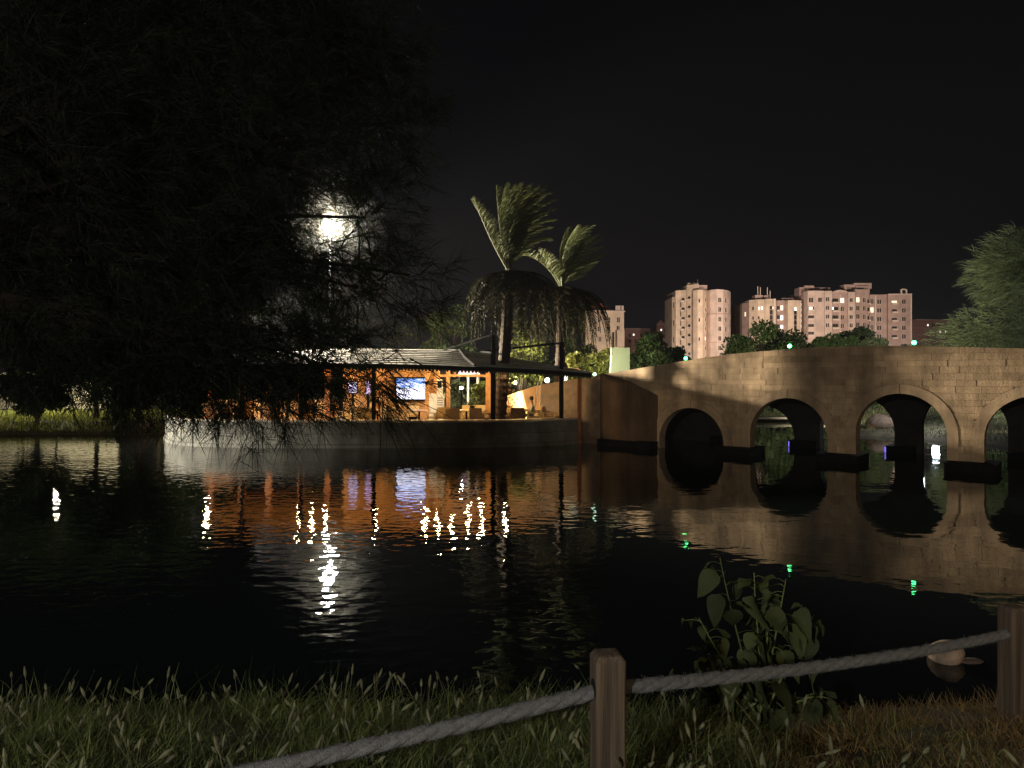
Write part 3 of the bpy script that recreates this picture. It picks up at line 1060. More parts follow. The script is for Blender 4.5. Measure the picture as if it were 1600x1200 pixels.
# chairs and tables
def make_chair(loc, rz, label, m):
    t_ = thing("armchair", label, "chair", loc, "woven armchairs on the cafe terrace", rz)
    W = .31
    part("seat", MB().box(-W, W, -.28, .30, .38, .46).mesh("seat", m), t_, False)
    mb = MB()
    mb.add([(-W, -.28, .46), (W, -.28, .46), (W, -.36, .90), (-W, -.36, .90), (-W, -.34, .46), (W, -.34, .46), (W, -.42, .90), (-W, -.42, .90)],
           [(0, 1, 2, 3), (5, 4, 7, 6), (3, 2, 6, 7), (0, 4, 5, 1), (0, 3, 7, 4), (1, 5, 6, 2)])
    part("backrest", mb.mesh("backrest", m), t_, False)
    for sx_ in (-1, 1):
        part("armrest", MB().box(sx_ * W - .035 + sx_ * .04, sx_ * W + .035 + sx_ * .04, -.33, .30, .62, .66).mesh("armrest", m), t_, False)
        for y_ in (-.26, .27):
            part("leg", MB().box(sx_ * W - .03 + sx_ * .04, sx_ * W + .03 + sx_ * .04, y_ - .03, y_ + .03, 0, .62).mesh("leg", m), t_, False)
    return t_


cA = make_chair((P(706, 0, 31.3).x, 31.3, FZ), 0.15, "woven armchair turned away, nearest the wall under the window", M['rattan'])
cB = make_chair((P(750, 0, 31.5).x, 31.5, FZ), -0.5, "dark woven armchair beside the black steel post", M['rattan_dark'])
for px, yy, rz, lb, src in (
        (681, 32.2, .9, "woven armchair below the white air conditioner", cA), (733, 33.9, 3.3, "woven armchair behind the round table, facing the lake", cA),
        (746, 34.0, 2.9, "woven armchair with its back to the window's right half", cA), (766, 32.4, 1.9, "woven armchair half hidden by the black steel post", cA),
        (802, 34.2, -.8, "large woven armchair against the ramp wall by the palm", cA), (806, 31.7, .2, "dark woven armchair nearest the palm trunk", cB),
        (861, 32.3, -1.9, "woven armchair at the right end of the terrace, under the leaning poles", cA), (847, 33.8, 2.6, "woven armchair behind the seated person", cA),
        (568, 32.0, .4, "woven armchair just left of the thin steel post", cA), (618, 32.3, -.6, "woven armchair under the television's left edge", cA),
        (640, 33.4, 2.7, "woven armchair under the television, facing the lake", cA), (540, 33, 2.2, "woven armchair in front of the small blue screen", cA)):
    copy_thing(src, (P(px, 0, yy).x, yy, FZ), rz, lb)


def make_table(px, yy, label):
    t_ = thing("cafe_table", label, "table", (P(px, 0, yy).x, yy, FZ), "cafe tables on the terrace")
    part("tabletop", MB().lathe((0, 0, 0), [(.50, .70), (.52, .715), (.52, .735), (.50, .75)], 20).mesh("tabletop", M['tabletop']), t_, False, (0, 0, 0))
    part("pedestal", MB().tube([(0, 0, .02), (0, 0, .70)], .045, 8).mesh("pedestal", M['dark']), t_, False, (0, 0, 0))
    part("foot", MB().lathe((0, 0, 0), [(.28, 0), (.28, .02), (.05, .04)], 16).mesh("foot", M['dark']), t_, False, (0, 0, 0))
    return t_


make_table(729, 32.5, "round table between the armchairs under the window")
make_table(820, 32.7, "round table in front of the seated person")
make_table(590, 32.9, "round table behind the thin steel post")
make_table(655, 32.4, "round table below the television")

# plant pots
for px, yy, r_, h_, pl, lb in ((735, 31.2, .17, .42, 0, "black pot on the terrace between two armchairs under the window"), (645, 31.2, .2, .5, 0, "black pot behind the wall under the television's right half"),
                          (606, 31.2, .17, .44, 0, "black pot behind the wall right of the thin steel post"), (738, 33, .12, .9, 1, "small green plant standing on the table under the window"),
                          (796, 33.4, .22, .4, 2, "leafy red-brown plant climbing beside the palm trunk")):
    p = P(px, 0, yy)
    zb = FZ + (.75 if pl == 1 else 0)
    g = thing("plant_pot", lb, "plant pot", (p.x, yy, zb))
    hh = .16 if pl == 1 else h_
    part("pot", MB().lathe((p.x, yy, zb), [(r_ * .75, 0), (r_, hh), (r_ * .9, hh), (r_ * .8, hh - .03)], 14).mesh("pot", M['dark']), g)
    if pl:
        n_ = 40 if pl == 1 else 240
        cc = np.array([p.x, yy, zb + hh]) + rng.normal(size=(n_, 3)) * ((.07, .07, .08) if pl == 1 else (.16, .16, .4)) + np.array([0, 0, .08 if pl == 1 else .7])
        V_, F_ = leaf_quads(cc, rng.uniform(.06, .14, n_))
        part("foliage", np_mesh("foliage", V_, 4, F_, M['leaf'] if pl == 1 else M['wood_dark']), g)

# the poles leaning on the ramp wall
for (tx, ty), (bx_, by_), lb in (((846, 590), (843, 640), "pale pole leaning on the ramp wall, tallest of the left pair"), ((841, 597), (831, 643), "pale pole leaning on the ramp wall, nearest the seated person's head"),
                                 ((852, 602), (846.5, 641), "slanting pale pole in the middle of the five on the ramp wall"), ((858.5, 600), (858, 642), "upright pale pole right of the middle on the ramp wall"),
                                 ((866.5, 599), (862, 643), "slanting pale pole nearest the black corner post")):
    t0, b0 = P(tx, ty, 34.9), P(bx_, by_, 34.0)
    b0.z = FZ
    g = thing("leaning_pole", lb, "pole", b0, "pale poles leaning on the ramp wall")
    part("shaft", MB().tube([b0, t0], .032, 7).mesh("shaft", M['white']), g)
    part("tip", MB().tube([t0, t0 + (t0 - b0).normalized() * .08], [.04, .02], 7).mesh("tip", M['grey']), g)

# dark kiosk and planter at the left end
p = P(342, 0, 32.4)
k_ = thing("wooden_kiosk", "low reddish brown wooden counter at the left end of the terrace", "counter", (p.x, 32.4, FZ))
part("counter_front", MB().box(p.x - .65, p.x + .65, 32.3, 32.4, FZ, 1.75).mesh("counter_front", M['wood_dark']), k_)
part("counter_top", MB().box(p.x - .72, p.x + .72, 32.2, 32.9, 1.752, 1.80).mesh("counter_top", M['wood']), k_)
part("hatch", MB().box(p.x + .25, p.x + .55, 32.28, 32.297, 1.1, 1.4).mesh("hatch", M['dark']), k_)

# seated person at the right end
def skin_body(name, pts, edges, radii, m, subdiv=2):
    me_ = bpy.data.meshes.new(name)
    me_.from_pydata(pts, edges, [])
    o = bpy.data.objects.new(name, me_)
    COL.objects.link(o)
    md = o.modifiers.new("skin", 'SKIN')
    for i, r_ in enumerate(radii):
        me_.skin_vertices[0].data[i].radius = (r_, r_ * .85)
    me_.skin_vertices[0].data[0].use_root = True
    md.use_smooth_shade = True
    s_ = o.modifiers.new("sub", 'SUBSURF')
    s_.levels = subdiv
    s_.render_levels = subdiv
    dg = bpy.context.evaluated_depsgraph_get()
    ev_ = o.evaluated_get(dg)
    nm = bpy.data.meshes.new_from_object(ev_)
    nm.name = name
    bpy.data.objects.remove(o)
    nm.materials.clear()
    nm.materials.append(m)
    return nm


pp = P(832, 0, 32.4)
per = thing("person", "person with short dark hair in a pale shirt sitting at the table, facing left", "person", (pp.x, 32.4, FZ), rz=R(90))
# local frame: +y is where the person faces
bp_ = [(0, 0, .50), (0, -.02, .68), (0, 0, .90), (0, .01, 1.02), (0, .03, 1.10), (0, .06, 1.20), (0, .07, 1.29)]
be_ = [(i, i + 1) for i in range(6)]
br_ = [.15, .135, .15, .08, .05, .085, .07]
for sx_ in (-1, 1):
    o = len(bp_)
    bp_ += [(sx_ * .10, .06, .50), (sx_ * .11, .42, .52), (sx_ * .11, .44, .10), (sx_ * .11, .56, .04), (sx_ * .19, .0, .94), (sx_ * .24, .08, .70), (sx_ * .16, .32, .76), (sx_ * .12, .40, .78)]
    be_ += [(0, o), (o, o + 1), (o + 1, o + 2), (o + 2, o + 3), (2, o + 4), (o + 4, o + 5), (o + 5, o + 6), (o + 6, o + 7)]
    br_ += [.095, .065, .045, .04, .06, .045, .035, .03]
part("body", skin_body("body", bp_, be_, br_, M['skin']), per, False, (0, 0, 0))
sp_ = [(0, -.0, .52), (0, -.02, .68), (0, 0, .90), (0, .01, 1.0)]
part("shirt", skin_body("shirt", sp_ + [(-.19, 0, .94), (-.24, .08, .71), (.19, 0, .94), (.24, .08, .71)], [(0, 1), (1, 2), (2, 3), (2, 4), (4, 5), (2, 6), (6, 7)],
                        [.165, .155, .165, .085, .075, .06, .075, .06], M['shirt']), per, False, (0, 0, 0))
part("trousers", skin_body("trousers", [(0, 0, .50), (-.10, .06, .50), (-.11, .42, .52), (-.11, .44, .14), (.10, .06, .50), (.11, .42, .52), (.11, .44, .14)],
                           [(0, 1), (1, 2), (2, 3), (0, 4), (4, 5), (5, 6)], [.16, .11, .08, .06, .11, .08, .06], M['trousers']), per, False, (0, 0, 0))
part("hair", MB().ball((0, .045, 1.285), .105, 14, 1.05).mesh("hair", M['hair'], True), per, False, (0, 0, 0))
copy_thing(cA, (pp.x + .05, 32.4, FZ), R(90), "woven armchair the person is sitting in")

# lit things in the garden behind the cafe
for px, lb in ((731.5, "slim white pole left of the pair seen through the cafe window"), (746, "slim white pole right of the pair seen through the cafe window")):
    p = P(px, 0, 41)
    g = thing("white_pole", lb, "pole", (p.x, 41, .4), "white poles behind the cafe window")
    part("shaft", MB().tube([(p.x, 41, .4), (p.x, 41, 3.6)], .07, 10).mesh("shaft", M['white']), g)
    part("base_plate", MB().lathe((p.x, 41, .4), [(.15, 0), (.15, .03), (.08, .05)], 10).mesh("base_plate", M['grey']), g)
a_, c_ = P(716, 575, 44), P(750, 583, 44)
g = thing("pink_awning", "pink awning with its light put in as glow, glimpsed above the window beam", "awning", ((a_.x + c_.x) / 2, 44, .4))
part("canopy", MB().add([(a_.x, 44, c_.z), (c_.x, 44, c_.z), (c_.x, 45, a_.z), (a_.x, 45, a_.z), (a_.x, 44, c_.z - .1), (c_.x, 44, c_.z - .1)], [(0, 1, 2, 3), (4, 5, 1, 0)]).mesh("canopy", M['pink_glow']), g)
for x_ in (a_.x + .05, c_.x - .05):
    part("support", MB().tube([(x_, 44.1, .4), (x_, 44.1, c_.z)], .03, 6).mesh("support", M['grey']), g)
a_, c_ = P(877, 585, 41), P(889, 598, 41)
g = thing("light_box", "bright white lit box beyond the ramp wall under the roof corner", "sign", ((a_.x + c_.x) / 2, 41, .4))
part("box", MB().box(a_.x, c_.x, 40.95, 41.1, c_.z, a_.z).mesh("box", M['white_lit']), g)
part("leg", MB().tube([((a_.x + c_.x) / 2, 41.02, .4), ((a_.x + c_.x) / 2, 41.02, c_.z)], .05, 6).mesh("leg", M['grey']), g)


def lamp_post(x, y, z0, z1, m, r_, label, group=None, rp_=.05):
    g = thing("lamp_post", label, "lamp", (x, y, z0), group)
    part("pole", MB().tube([(x, y, z0 - .2), (x, y, z1 - r_)], [rp_ * 1.3, rp_], 8).mesh("pole", M['dark']), g)
    part("globe", MB().ball((x, y, z1), r_, 14).mesh("globe", m, True), g)
    part("cap", MB().lathe((x, y, z1), [(r_ * .5, r_ * .86), (r_ * .3, r_ * 1.15), (.01, r_ * 1.2)], 10).mesh("cap", M['dark']), g)
    return g


gl = glow_mat("garden_globe", (1.0, 0.92, 0.62), 480)
M['garden_globe'] = gl
for px, py, yy, lb in ((855, 594, 41.5, "white globe lamp beyond the leaning poles"), (805, 598, 42, "white globe lamp between palm trunk and ramp wall"), (721, 606, 39.5, "low globe lamp seen through the cafe window")):
    p = P(px, py, yy)
    lamp_post(p.x, yy, .5, p.z, gl, .12 if px == 855 else .08, lb, "globe lamps in the garden behind the cafe")
p = P(1462, 569, 70)
lamp_post(p.x, 70, .6, p.z, M['flood_blue'], .30, "cold white lamp behind the bridge, mirrored brightly under its third arch", None, .07)
p = P(88, 520, 46)
lamp_post(p.x, 46, .5, 3.9, M['bank_bulb'], .19, "lamp above the bright grass on the far bank at the left")

# the tall floodlight mast and the shorter island mast
lp = P(513, 353, 90)
g = thing("floodlight_mast", "tall mast with a dazzling white floodlight shining through the dark tree", "floodlight", (lp.x, 90.6, .5))
part("pole", MB().tube([(lp.x, 90.8, 0), (lp.x, 90.7, lp.z + .8)], [.22, .12], 10).mesh("pole", M['grey']), g)
part("lamp_head", MB().ball((lp.x, 90, lp.z), .72, 18).mesh("lamp_head", M['flood_white'], True), g)
part("bracket", MB().bar((lp.x, 90.45, lp.z + .1), (lp.x, 90.75, lp.z + .5), .12).mesh("bracket", M['dark']), g)
g = thing("island_mast", "slim dark lamp mast behind the dense needles at the island's left end", "lamp", (-14.9, 39.4, .5))
part("pole", MB().tube([(-14.95, 39.5, 0), (-14.95, 39.5, 6.9)], [.12, .07], 8).mesh("pole", M['dark']), g)
part("housing", MB().obox((-14.95, 39.35, 6.75), (.35, -.14, -.1), (.1, .26, 0), (.02, 0, .08)).mesh("housing", M['dark']), g)

# pale panel behind the bridge end
a_, c_ = P(952, 543, 37.5), P(986, 581, 37.5)
g = thing("billboard", "blank pale green billboard behind the low end of the bridge", "billboard", ((a_.x + c_.x) / 2, 37.5, .5))
part("board", MB().add([(a_.x + .15, 37.5, a_.z), (c_.x, 37.9, a_.z), (c_.x, 37.9, 1.5), (a_.x, 37.5, 1.5), (a_.x + .15, 37.62, a_.z), (c_.x, 38.02, a_.z), (c_.x, 38.02, 1.5), (a_.x, 37.62, 1.5)],
                       [(3, 2, 1, 0), (4, 5, 6, 7), (0, 1, 5, 4), (0, 4, 7, 3), (1, 2, 6, 5)]).mesh("board", M['panel']), g)
part("edge_strip", MB().bar((a_.x + .12, 37.44, a_.z), (a_.x - .03, 37.44, 2.6), .07).mesh("edge_strip", M['white']), g)
for x_ in (a_.x + .2, c_.x - .2):
    part("leg", MB().tube([(x_, 37.85, .3), (x_, 37.85, 1.6)], .05, 6).mesh("leg", M['grey']), g)

# ------------------------------------------------------------------ palms
def bez(a, b_, c, n):
    return [a * (1 - t_) ** 2 + b_ * 2 * t_ * (1 - t_) + c * t_ ** 2 for t_ in (i / n for i in range(n + 1))]


def frond_mesh(pts, m, wind, leaf=0.5, nl=44, lift=0.25, width=.03, tg=.75, droop=-.25):
    n = len(pts) - 1
    mb = MB()
    mb.tube(pts, [.028 * (1 - .8 * i / n) + .004 for i in range(n + 1)], 4)
    arr = np.array([tuple(p) for p in pts])
    base, dr, ln = [], [], []
    for i in range(nl):
        t_ = .14 + .86 * i / nl
        f_ = t_ * n
        k = min(int(f_), n - 1)
        p = arr[k] + (arr[k + 1] - arr[k]) * (f_ - k)
        tang = arr[k + 1] - arr[k]
        tang = tang / np.linalg.norm(tang)
        side_ = np.cross(tang, [0, 0, 1.0])
        if np.linalg.norm(side_) < .1: side_ = np.array([0, 1.0, 0])
        side_ /= np.linalg.norm(side_)
        for sg in (-1, 1):
            d = side_ * sg * .75 + tang * tg + np.array([0, 0, lift]) + np.array(wind) + rng.normal(size=3) * .08
            base.append(p); dr.append(d)
            ln.append(leaf * (math.sin(math.pi * min(1, .25 + .75 * t_)) * .75 + .3) * rng.uniform(.85, 1.1))
    base, dr, ln = np.array(base), np.array(dr), np.array(ln)
    bend = np.tile(np.array(wind) * .5 + np.array([0, 0, droop]), (len(base), 1))
    V_, F_ = ribbons(base, dr, ln, np.full(len(base), width), bend=bend, seg=2)
    o = len(mb.v)
    mb.v += [tuple(x) for x in V_]
    mb.f += [tuple(int(i) + o for i in f_) for f_ in F_]
    return mb.mesh("frond", m)


def palm(root_xy, zb, heart, ups, nskirt, skirt_r, skirt_drop, label, rad, seed):
    r2 = random.Random(seed)
    g = thing("palm_tree", label, "palm tree", (root_xy[0], root_xy[1], zb))
    base = Vector((root_xy[0], root_xy[1], zb))
    pts, rr = [], []
    nseg = 46
    for i in range(nseg + 1):
        t_ = i / nseg
        p = base.lerp(heart, t_)
        p.x += .06 * math.sin(t_ * 3)
        pts.append(p)
        rr.append(rad * (1.12 - .22 * t_) * (1 + (.10 if i % 2 else -.03)))
    part("trunk", MB().tube(pts, rr, 12).mesh("trunk", M['palm_bark']), g)
    for ctrl, tip in ups:
        st = heart + Vector((r2.uniform(-.08, .08), r2.uniform(-.1, .1), 0))
        dy = r2.uniform(-.8, .8)
        part("frond", frond_mesh(bez(st, Vector((ctrl.x, ctrl.y + dy * .4, ctrl.z)), Vector((tip.x, tip.y + dy, tip.z)), 14), M['frond'], (.6, 0, .1), .8, 64, .25, .034), g)
    for i in range(nskirt):
        a = 2 * math.pi * i / nskirt + r2.uniform(-.2, .2)
        rr_ = skirt_r * r2.uniform(.6, 1.05)
        up = r2.uniform(.1, .75)
        dr = skirt_drop * r2.uniform(.65, 1.08)
        out = Vector((math.cos(a), math.sin(a), 0))
        c1 = heart + out * rr_ * .95 + Vector((.25, 0, up))
        tip = heart + out * rr_ * 1.02 + Vector((.3, 0, -dr))
        dry = r2.random() < .55
        part("frond", frond_mesh(bez(heart + Vector((0, 0, -.1 - r2.random() * .3)), c1, tip, 14), M['frond_dry_shaded'] if dry else M['frond_shaded'], (.10, 0, -.05), .48, 56, .0, .032, .45, -.12), g)
    for i in range(10):                                       # stubs of cut leaves below the crown
        a = i * 2.4
        z_ = heart.z - .15 - .09 * i
        p = Vector((heart.x + rad * math.cos(a), heart.y + rad * math.sin(a), z_))
        part("leaf_stub", MB().tube([p, p + Vector((math.cos(a) * .22, math.sin(a) * .22, .22))], [.05, .03], 5).mesh("leaf_stub", M['palm_bark']), g)
    return g


D1 = 31.6
h1 = P(795, 426, D1)
ups1 = [((775, 380), (736, 312)), ((768, 385), (742, 318)), ((778, 350), (776, 296)), ((772, 345), (790, 288)), ((786, 330), (812, 284)), ((788, 318), (838, 286)),
        ((792, 312), (858, 298)), ((797, 330), (868, 325)), ((806, 350), (858, 352)), ((815, 365), (856, 372)), ((780, 340), (806, 300)), ((790, 340), (835, 318)), ((785, 350), (820, 330)), ((784, 335), (800, 292)), ((786, 325), (824, 288)), ((790, 318), (848, 292)), ((798, 320), (864, 310)), ((803, 340), (864, 338)), ((780, 345), (788, 310)), ((800, 330), (845, 300)), ((800, 345), (850, 330))]
palm((P(779, 0, D1).x, D1), FZ - .1, h1, [(P(*c, D1), P(*t_, D1)) for c, t_ in ups1], 56, 2.45, 3.6,
     "taller palm with wind-swept fronds and a dark skirt growing through the cafe roof", .25, 3)
D2 = 35.5
h2 = P(878, 450, D2)
ups2 = [((862, 415), (842, 388)), ((868, 390), (888, 352)), ((872, 385), (905, 349)), ((876, 380), (922, 358)), ((882, 390), (935, 375)), ((890, 410), (940, 400)), ((893, 425), (930, 408)), ((850, 400), (812, 402)),
        ((870, 400), (898, 362)), ((874, 390), (915, 370)), ((872, 388), (900, 356)), ((876, 382), (914, 352)), ((880, 388), (930, 366)), ((886, 395), (936, 388)), ((874, 400), (905, 378))]
palm((P(869, 0, D2).x, D2), .3, h2, [(P(*c, D2), P(*t_, D2)) for c, t_ in ups2], 52, 2.15, 3.5,
     "shorter palm leaning right with wind-swept fronds beyond the ramp wall", .24, 5)


# ------------------------------------------------------------------ trees
def leafy_tree(x, y, z0, height, rad, label, m, name="leafy_tree", n=3800, leaf=.26, clumps=13, trunk_frac=.35, seed=0, group=None, squash=1.0, cat="tree"):
    r2 = np.random.default_rng(seed + 100)
    g = thing(name, label, cat, (x, y, z0), group)
    zc = z0 + height * (.5 + trunk_frac * .45)
    cen = []
    for i in range(clumps):
        a = r2.uniform(0, 2 * math.pi)
        q = r2.uniform(.1, .8) ** .6
        zz = r2.uniform(-.9, 1)
        w = math.sqrt(max(.05, 1 - zz * zz * .85))
        cen.append((x + rad * q * w * math.cos(a), y + rad * q * w * math.sin(a) * squash, zc + zz * height * (.5 - trunk_frac * .45) * .78))
    mb = MB()
    top = Vector((x, y, z0 + height * trunk_frac))
    mb.tube([(x, y, z0 - .3), (x + .05, y, z0 + height * trunk_frac * .5), top], [height * .028, height * .022, height * .017], 8)
    for c in cen:
        c = Vector(c)
        mb.tube(bez(top - Vector((0, 0, r2.uniform(0, .3))), top.lerp(c, .5) + Vector((0, 0, .15 * height * r2.random() * .3)), c, 4), [height * .011, height * .008, height * .006, height * .004, .01], 5)
    part("trunk", mb.mesh("trunk", M['bark']), g)
    per_ = n // clumps
    cc = []
    for c in cen:
        rr_ = rad * r2.uniform(.30, .52)
        v = r2.normal(size=(per_, 3))
        v /= np.linalg.norm(v, axis=1, keepdims=True)
        v *= (r2.random(per_) ** .4 * rr_)[:, None] * np.array([1, 1, .8])
        cc.append(np.array(c) + v)
    cc = np.concatenate(cc)
    V_, F_ = leaf_quads(cc, r2.uniform(.6, 1.3, len(cc)) * leaf)
    part("crown", np_mesh("crown", V_, 4, F_, m), g)
    return g


def feather_tree(x, y, z0, height, rad, label, m, n_sprig=900, seed=0, wind=(.5, 0, 0), needle=.5, width=.03, name="feathery_tree", squash=1.0):
    """tamarisk-like: many fine trailing sprays"""
    r2 = np.random.default_rng(seed + 500)
    g = thing(name, label, "tree", (x, y, z0))
    mb = MB()
    top = Vector((x, y, z0 + height * .3))
    mb.tube([(x, y, z0 - .3), (x + .1, y, z0 + height * .15), top], [height * .03, height * .025, height * .02], 8)
    cl = []
    for i in range(16):
        a = r2.uniform(0, 2 * math.pi)
        zz = r2.uniform(.25, .98)
        w = rad * (1 - .75 * max(0, zz - .3)) * r2.uniform(.3, .95)
        c = Vector((x + w * math.cos(a), y + w * math.sin(a) * squash, z0 + height * zz))
        cl.append((c, rad * r2.uniform(.28, .42)))
        mb.tube(bez(top, top.lerp(c, .5) + Vector((0, 0, .4)), c, 5), [height * .012, .08, .06, .04, .03, .015], 5)
    part("trunk", mb.mesh("trunk", M['bark']), g)
    base, dr, ln = [], [], []
    for k in range(n_sprig):
        c, rr_ = cl[r2.integers(len(cl))]
        v = r2.normal(size=3)
        v /= np.linalg.norm(v)
        p = np.array(c) + v * rr_ * r2.random() ** .5
        d0 = v * .6 + np.array(wind) + r2.normal(size=3) * .25 + np.array([0, 0, .15])
        for j in range(14):
            base.append(p + r2.normal(size=3) * .12 + d0 * r2.uniform(-.2, .35))
            dr.append(d0 + r2.normal(size=3) * .3)
            ln.append(needle * r2.uniform(.6, 1.3))
    V_, F_ = ribbons(np.array(base), np.array(dr), np.array(ln), np.full(len(base), width), bend=np.tile(np.array([[.05, 0, -.3]]), (len(base), 1)), seg=2)
    part("crown", np_mesh("crown", V_, 4, F_, m), g)
    return g


# behind the bridge
for i, (px, pt, pb, yy, wpx, lb, mt) in enumerate((
        (1012, 522, 592, 41, 34, "bushy green shrub tree just behind the low end of the bridge", 'leaf'), (1050, 538, 592, 44, 26, "dark bushy tree at the foot of the pale tower", 'leaf_dark'),
        (1022, 512, 560, 45, 18, "spiky light green tree rising over the bushy shrub", 'leaf_pale'), (1182, 505, 580, 62, 46, "broad dense tree right of the pale tower", 'leaf'),
        (1232, 520, 580, 66, 34, "dark low tree below the curved apartment block", 'leaf_dark'), (1296, 514, 580, 66, 30, "rounded green tree below the balconies", 'leaf'),
        (1340, 505, 580, 70, 28, "tallest dark tree in front of the rose apartment block", 'leaf_dark'), (1372, 516, 580, 62, 24, "light yellow-green tree at the parapet's middle", 'leaf_pale'),
        (1160, 520, 580, 64, 26, "small green tree touching the tower's lower right corner", 'leaf'), (1210, 512, 580, 70, 30, "olive tree between the broad tree and the curved block's entrance", 'leaf_pale'), (1318, 522, 580, 64, 26, "low green tree between the rounded one and the tallest dark one", 'leaf'), (1268, 524, 580, 68, 26, "low dark bush under the curved bay of balconies", 'leaf_dark'),
        (1402, 536, 580, 75, 26, "low bush against the rose block's right end", 'leaf_dark'), (905, 552, 592, 37.5, 26, "sunlit-green leafy bush by the roof's right tip", 'leaf_yellow'), (940, 538, 592, 39, 20, "yellow-green bush between roof tip and pale panel", 'leaf_yellow'))):
    p = P(px, pt, yy)
    lb = lb.replace("sunlit-green", "bright yellow-green")
    z0 = .5
    leafy_tree(p.x, yy, z0, p.z - z0, wpx * 1.25 / F * yy, lb, M[mt], n=6500, leaf=.34 if yy > 50 else .22, clumps=20, trunk_frac=.14, seed=i)
p = P(1642, 386, 46)
feather_tree(p.x, 46, .8, p.z - 1.0, 6.4, "big feathery grey-green tree blown sideways behind the bridge's right end", M['leaf_pale'], 2600, 3, (-.75, 0, -.1), .6, .035)
# garden behind the cafe
for i, (px, pt, yy, wpx, lb, mt) in enumerate((
        (815, 492, 43, 44, "tall lit shrub tree between the two palm trunks", 'leaf_yellow'), (868, 520, 45, 40, "olive green tree behind the second palm", 'leaf'), (905, 530, 46, 30, "olive green tree left of the orange building", 'leaf'),
        (700, 472, 45, 46, "green tree behind the left roof end, next to the taller palm", 'leaf'), (655, 480, 48, 55, "dark tree behind the cafe roof's middle", 'leaf_dark'), (752, 596, 40, 22, "yellow-green bush behind the window's right half", 'leaf_yellow'),
        (716, 590, 42, 20, "pale green bush behind the window's left half", 'leaf_pale'), (560, 470, 52, 70, "dark round tree behind the cafe roof's left half", 'leaf_dark'), (450, 470, 52, 80, "dark round tree behind the needles at the cafe's far left", 'leaf_dark'),
        (345, 520, 47, 55, "dark tree behind the wooden counter", 'leaf_dark'), (818, 600, 43.5, 34, "dark green bush above the ramp wall's low end", 'leaf'), (300, 596, 41, 18, "bright lit bush left of the wooden counter", 'leaf_yellow'))):
    p = P(px, pt, yy)
    leafy_tree(p.x, yy, .45, p.z - .45, wpx / F * yy, lb, M[mt], n=3000, leaf=.24, clumps=14, trunk_frac=.2, seed=40 + i)
# far left bank
for i, (px, pt, yy, wpx, lb) in enumerate(((58, 530, 38.6, 46, "round dark bush on the far bank in front of the lit grass"), (150, 500, 40.5, 52, "dark tree on the far bank right of the lit grass"),
                                           (215, 480, 40, 56, "dark tree on the far bank next to the island"), (-25, 430, 39, 60, "tall dark tree at the far bank's left edge"), (110, 380, 58, 120, "large dark tree deep behind the lit grass"),
                                           (250, 400, 56, 110, "large dark tree deep behind the island's left end"), (-40, 360, 60, 120, "large dark tree deep behind the far bank's left edge"))):
    p = P(px, pt, yy)
    leafy_tree(p.x, yy, .4, p.z - .4, wpx / F * yy, lb, M['leaf_dark'], n=3200, leaf=.34 if i < 4 else .6, clumps=16, trunk_frac=.1 if i == 0 else .22, seed=70 + i)
g = thing("garden_wall", "pale garden wall behind the lit lawn on the far left bank", "wall", (-40, 54, .5))
for k in range(9):
    part("wall_panel", MB().box(-50 + 2.2 * k, -47.82 + 2.2 * k, 54, 54.25, .2, 3.3).mesh("wall_panel", M['coping']), g)
for k in range(9):
    part("coping_stone", MB().box(-50.02 + 2.2 * k, -47.8 + 2.2 * k, 53.95, 54.3, 3.303, 3.4).mesh("coping_stone", M['coping']), g)
# added round the tall floodlight: lit needles stand in for its halo
feather_tree(lp.x + 1.2, 92, .6, lp.z + 4.0, 8.5, "feathery tree added round the tall floodlight for its halo", M['needle_pale'], 1500, 9, (.5, 0, .15), 1.4, .07, squash=1.3)
# seen through the arches
p = P(1360, 600, 52)
leafy_tree(P(1360, 0, 52).x, 52, .8, 2.4, 2.8, "dark hedge-like bush on the bank seen through the third arch", M['leaf_dark'], n=2200, leaf=.22, trunk_frac=.08, seed=91)
leafy_tree(P(1535, 0, 44).x, 44, 1.3, 2.4, 2.2, "dark bush on the grassy bank seen through the right arches", M['leaf_dark'], n=2400, leaf=.22, trunk_frac=.08, seed=92)
leafy_tree(P(1575, 0, 42).x, 42, 1.3, 2.6, 2.6, "dark bush on the bank seen through the last arch", M['leaf_dark'], n=2200, leaf=.22, trunk_frac=.08, seed=93)

hedge = thing("hedge", "long dark clipped hedge along the far bank behind the bridge", "hedge", (15, 52, .5))  # added to keep the apartments' reflection out of the arches
n_ = 16000
hx = rng.uniform(3, 27.3, n_)
hc = np.stack([hx, 52.5 + rng.uniform(-1.3, 1.3, n_), .4 + rng.random(n_) ** .7 * (2.9 + .35 * np.sin(hx * 1.3))], -1)
V_, F_ = leaf_quads(hc, rng.uniform(.3, .6, n_))
part("foliage", np_mesh("foliage", V_, 4, F_, M['leaf_dark']), hedge)
part("stem", MB().box(3.2, 27.2, 52.3, 52.7, .2, 2.4).mesh("stem", M['bark']), hedge)

# bank turf
def turf(name, n, xr, yr, hgt, m, keep, width=.02, lean=.35):
    x = rng.uniform(xr[0], xr[1], n)
    y = rng.uniform(yr[0], yr[1], n)
    k = keep(x, y)
    x, y = x[k], y[k]
    z = ground_z(x, y)
    d = rng.normal(size=(len(x), 3)) * np.array([lean, lean, 0]) + np.array([0, 0, 1.0])
    V_, F_ = ribbons(np.stack([x, y, z - .01], -1), d, hgt * rng.uniform(.5, 1.3, len(x)), np.full(len(x), width), seg=1)
    return solo(name, np_mesh(name, V_, 4, F_, m), kind="stuff")


turf("lawn_grass", 26000, (-36, -17), (36.8, 52), .16, M['lawn'], lambda x, y: pond_sd(x, y) > .15, .05)
turf("bank_grass", 16000, (14, 34), (26, 52), .14, M['leaf_pale'], lambda x, y: pond_sd(x, y) > .3, .05)

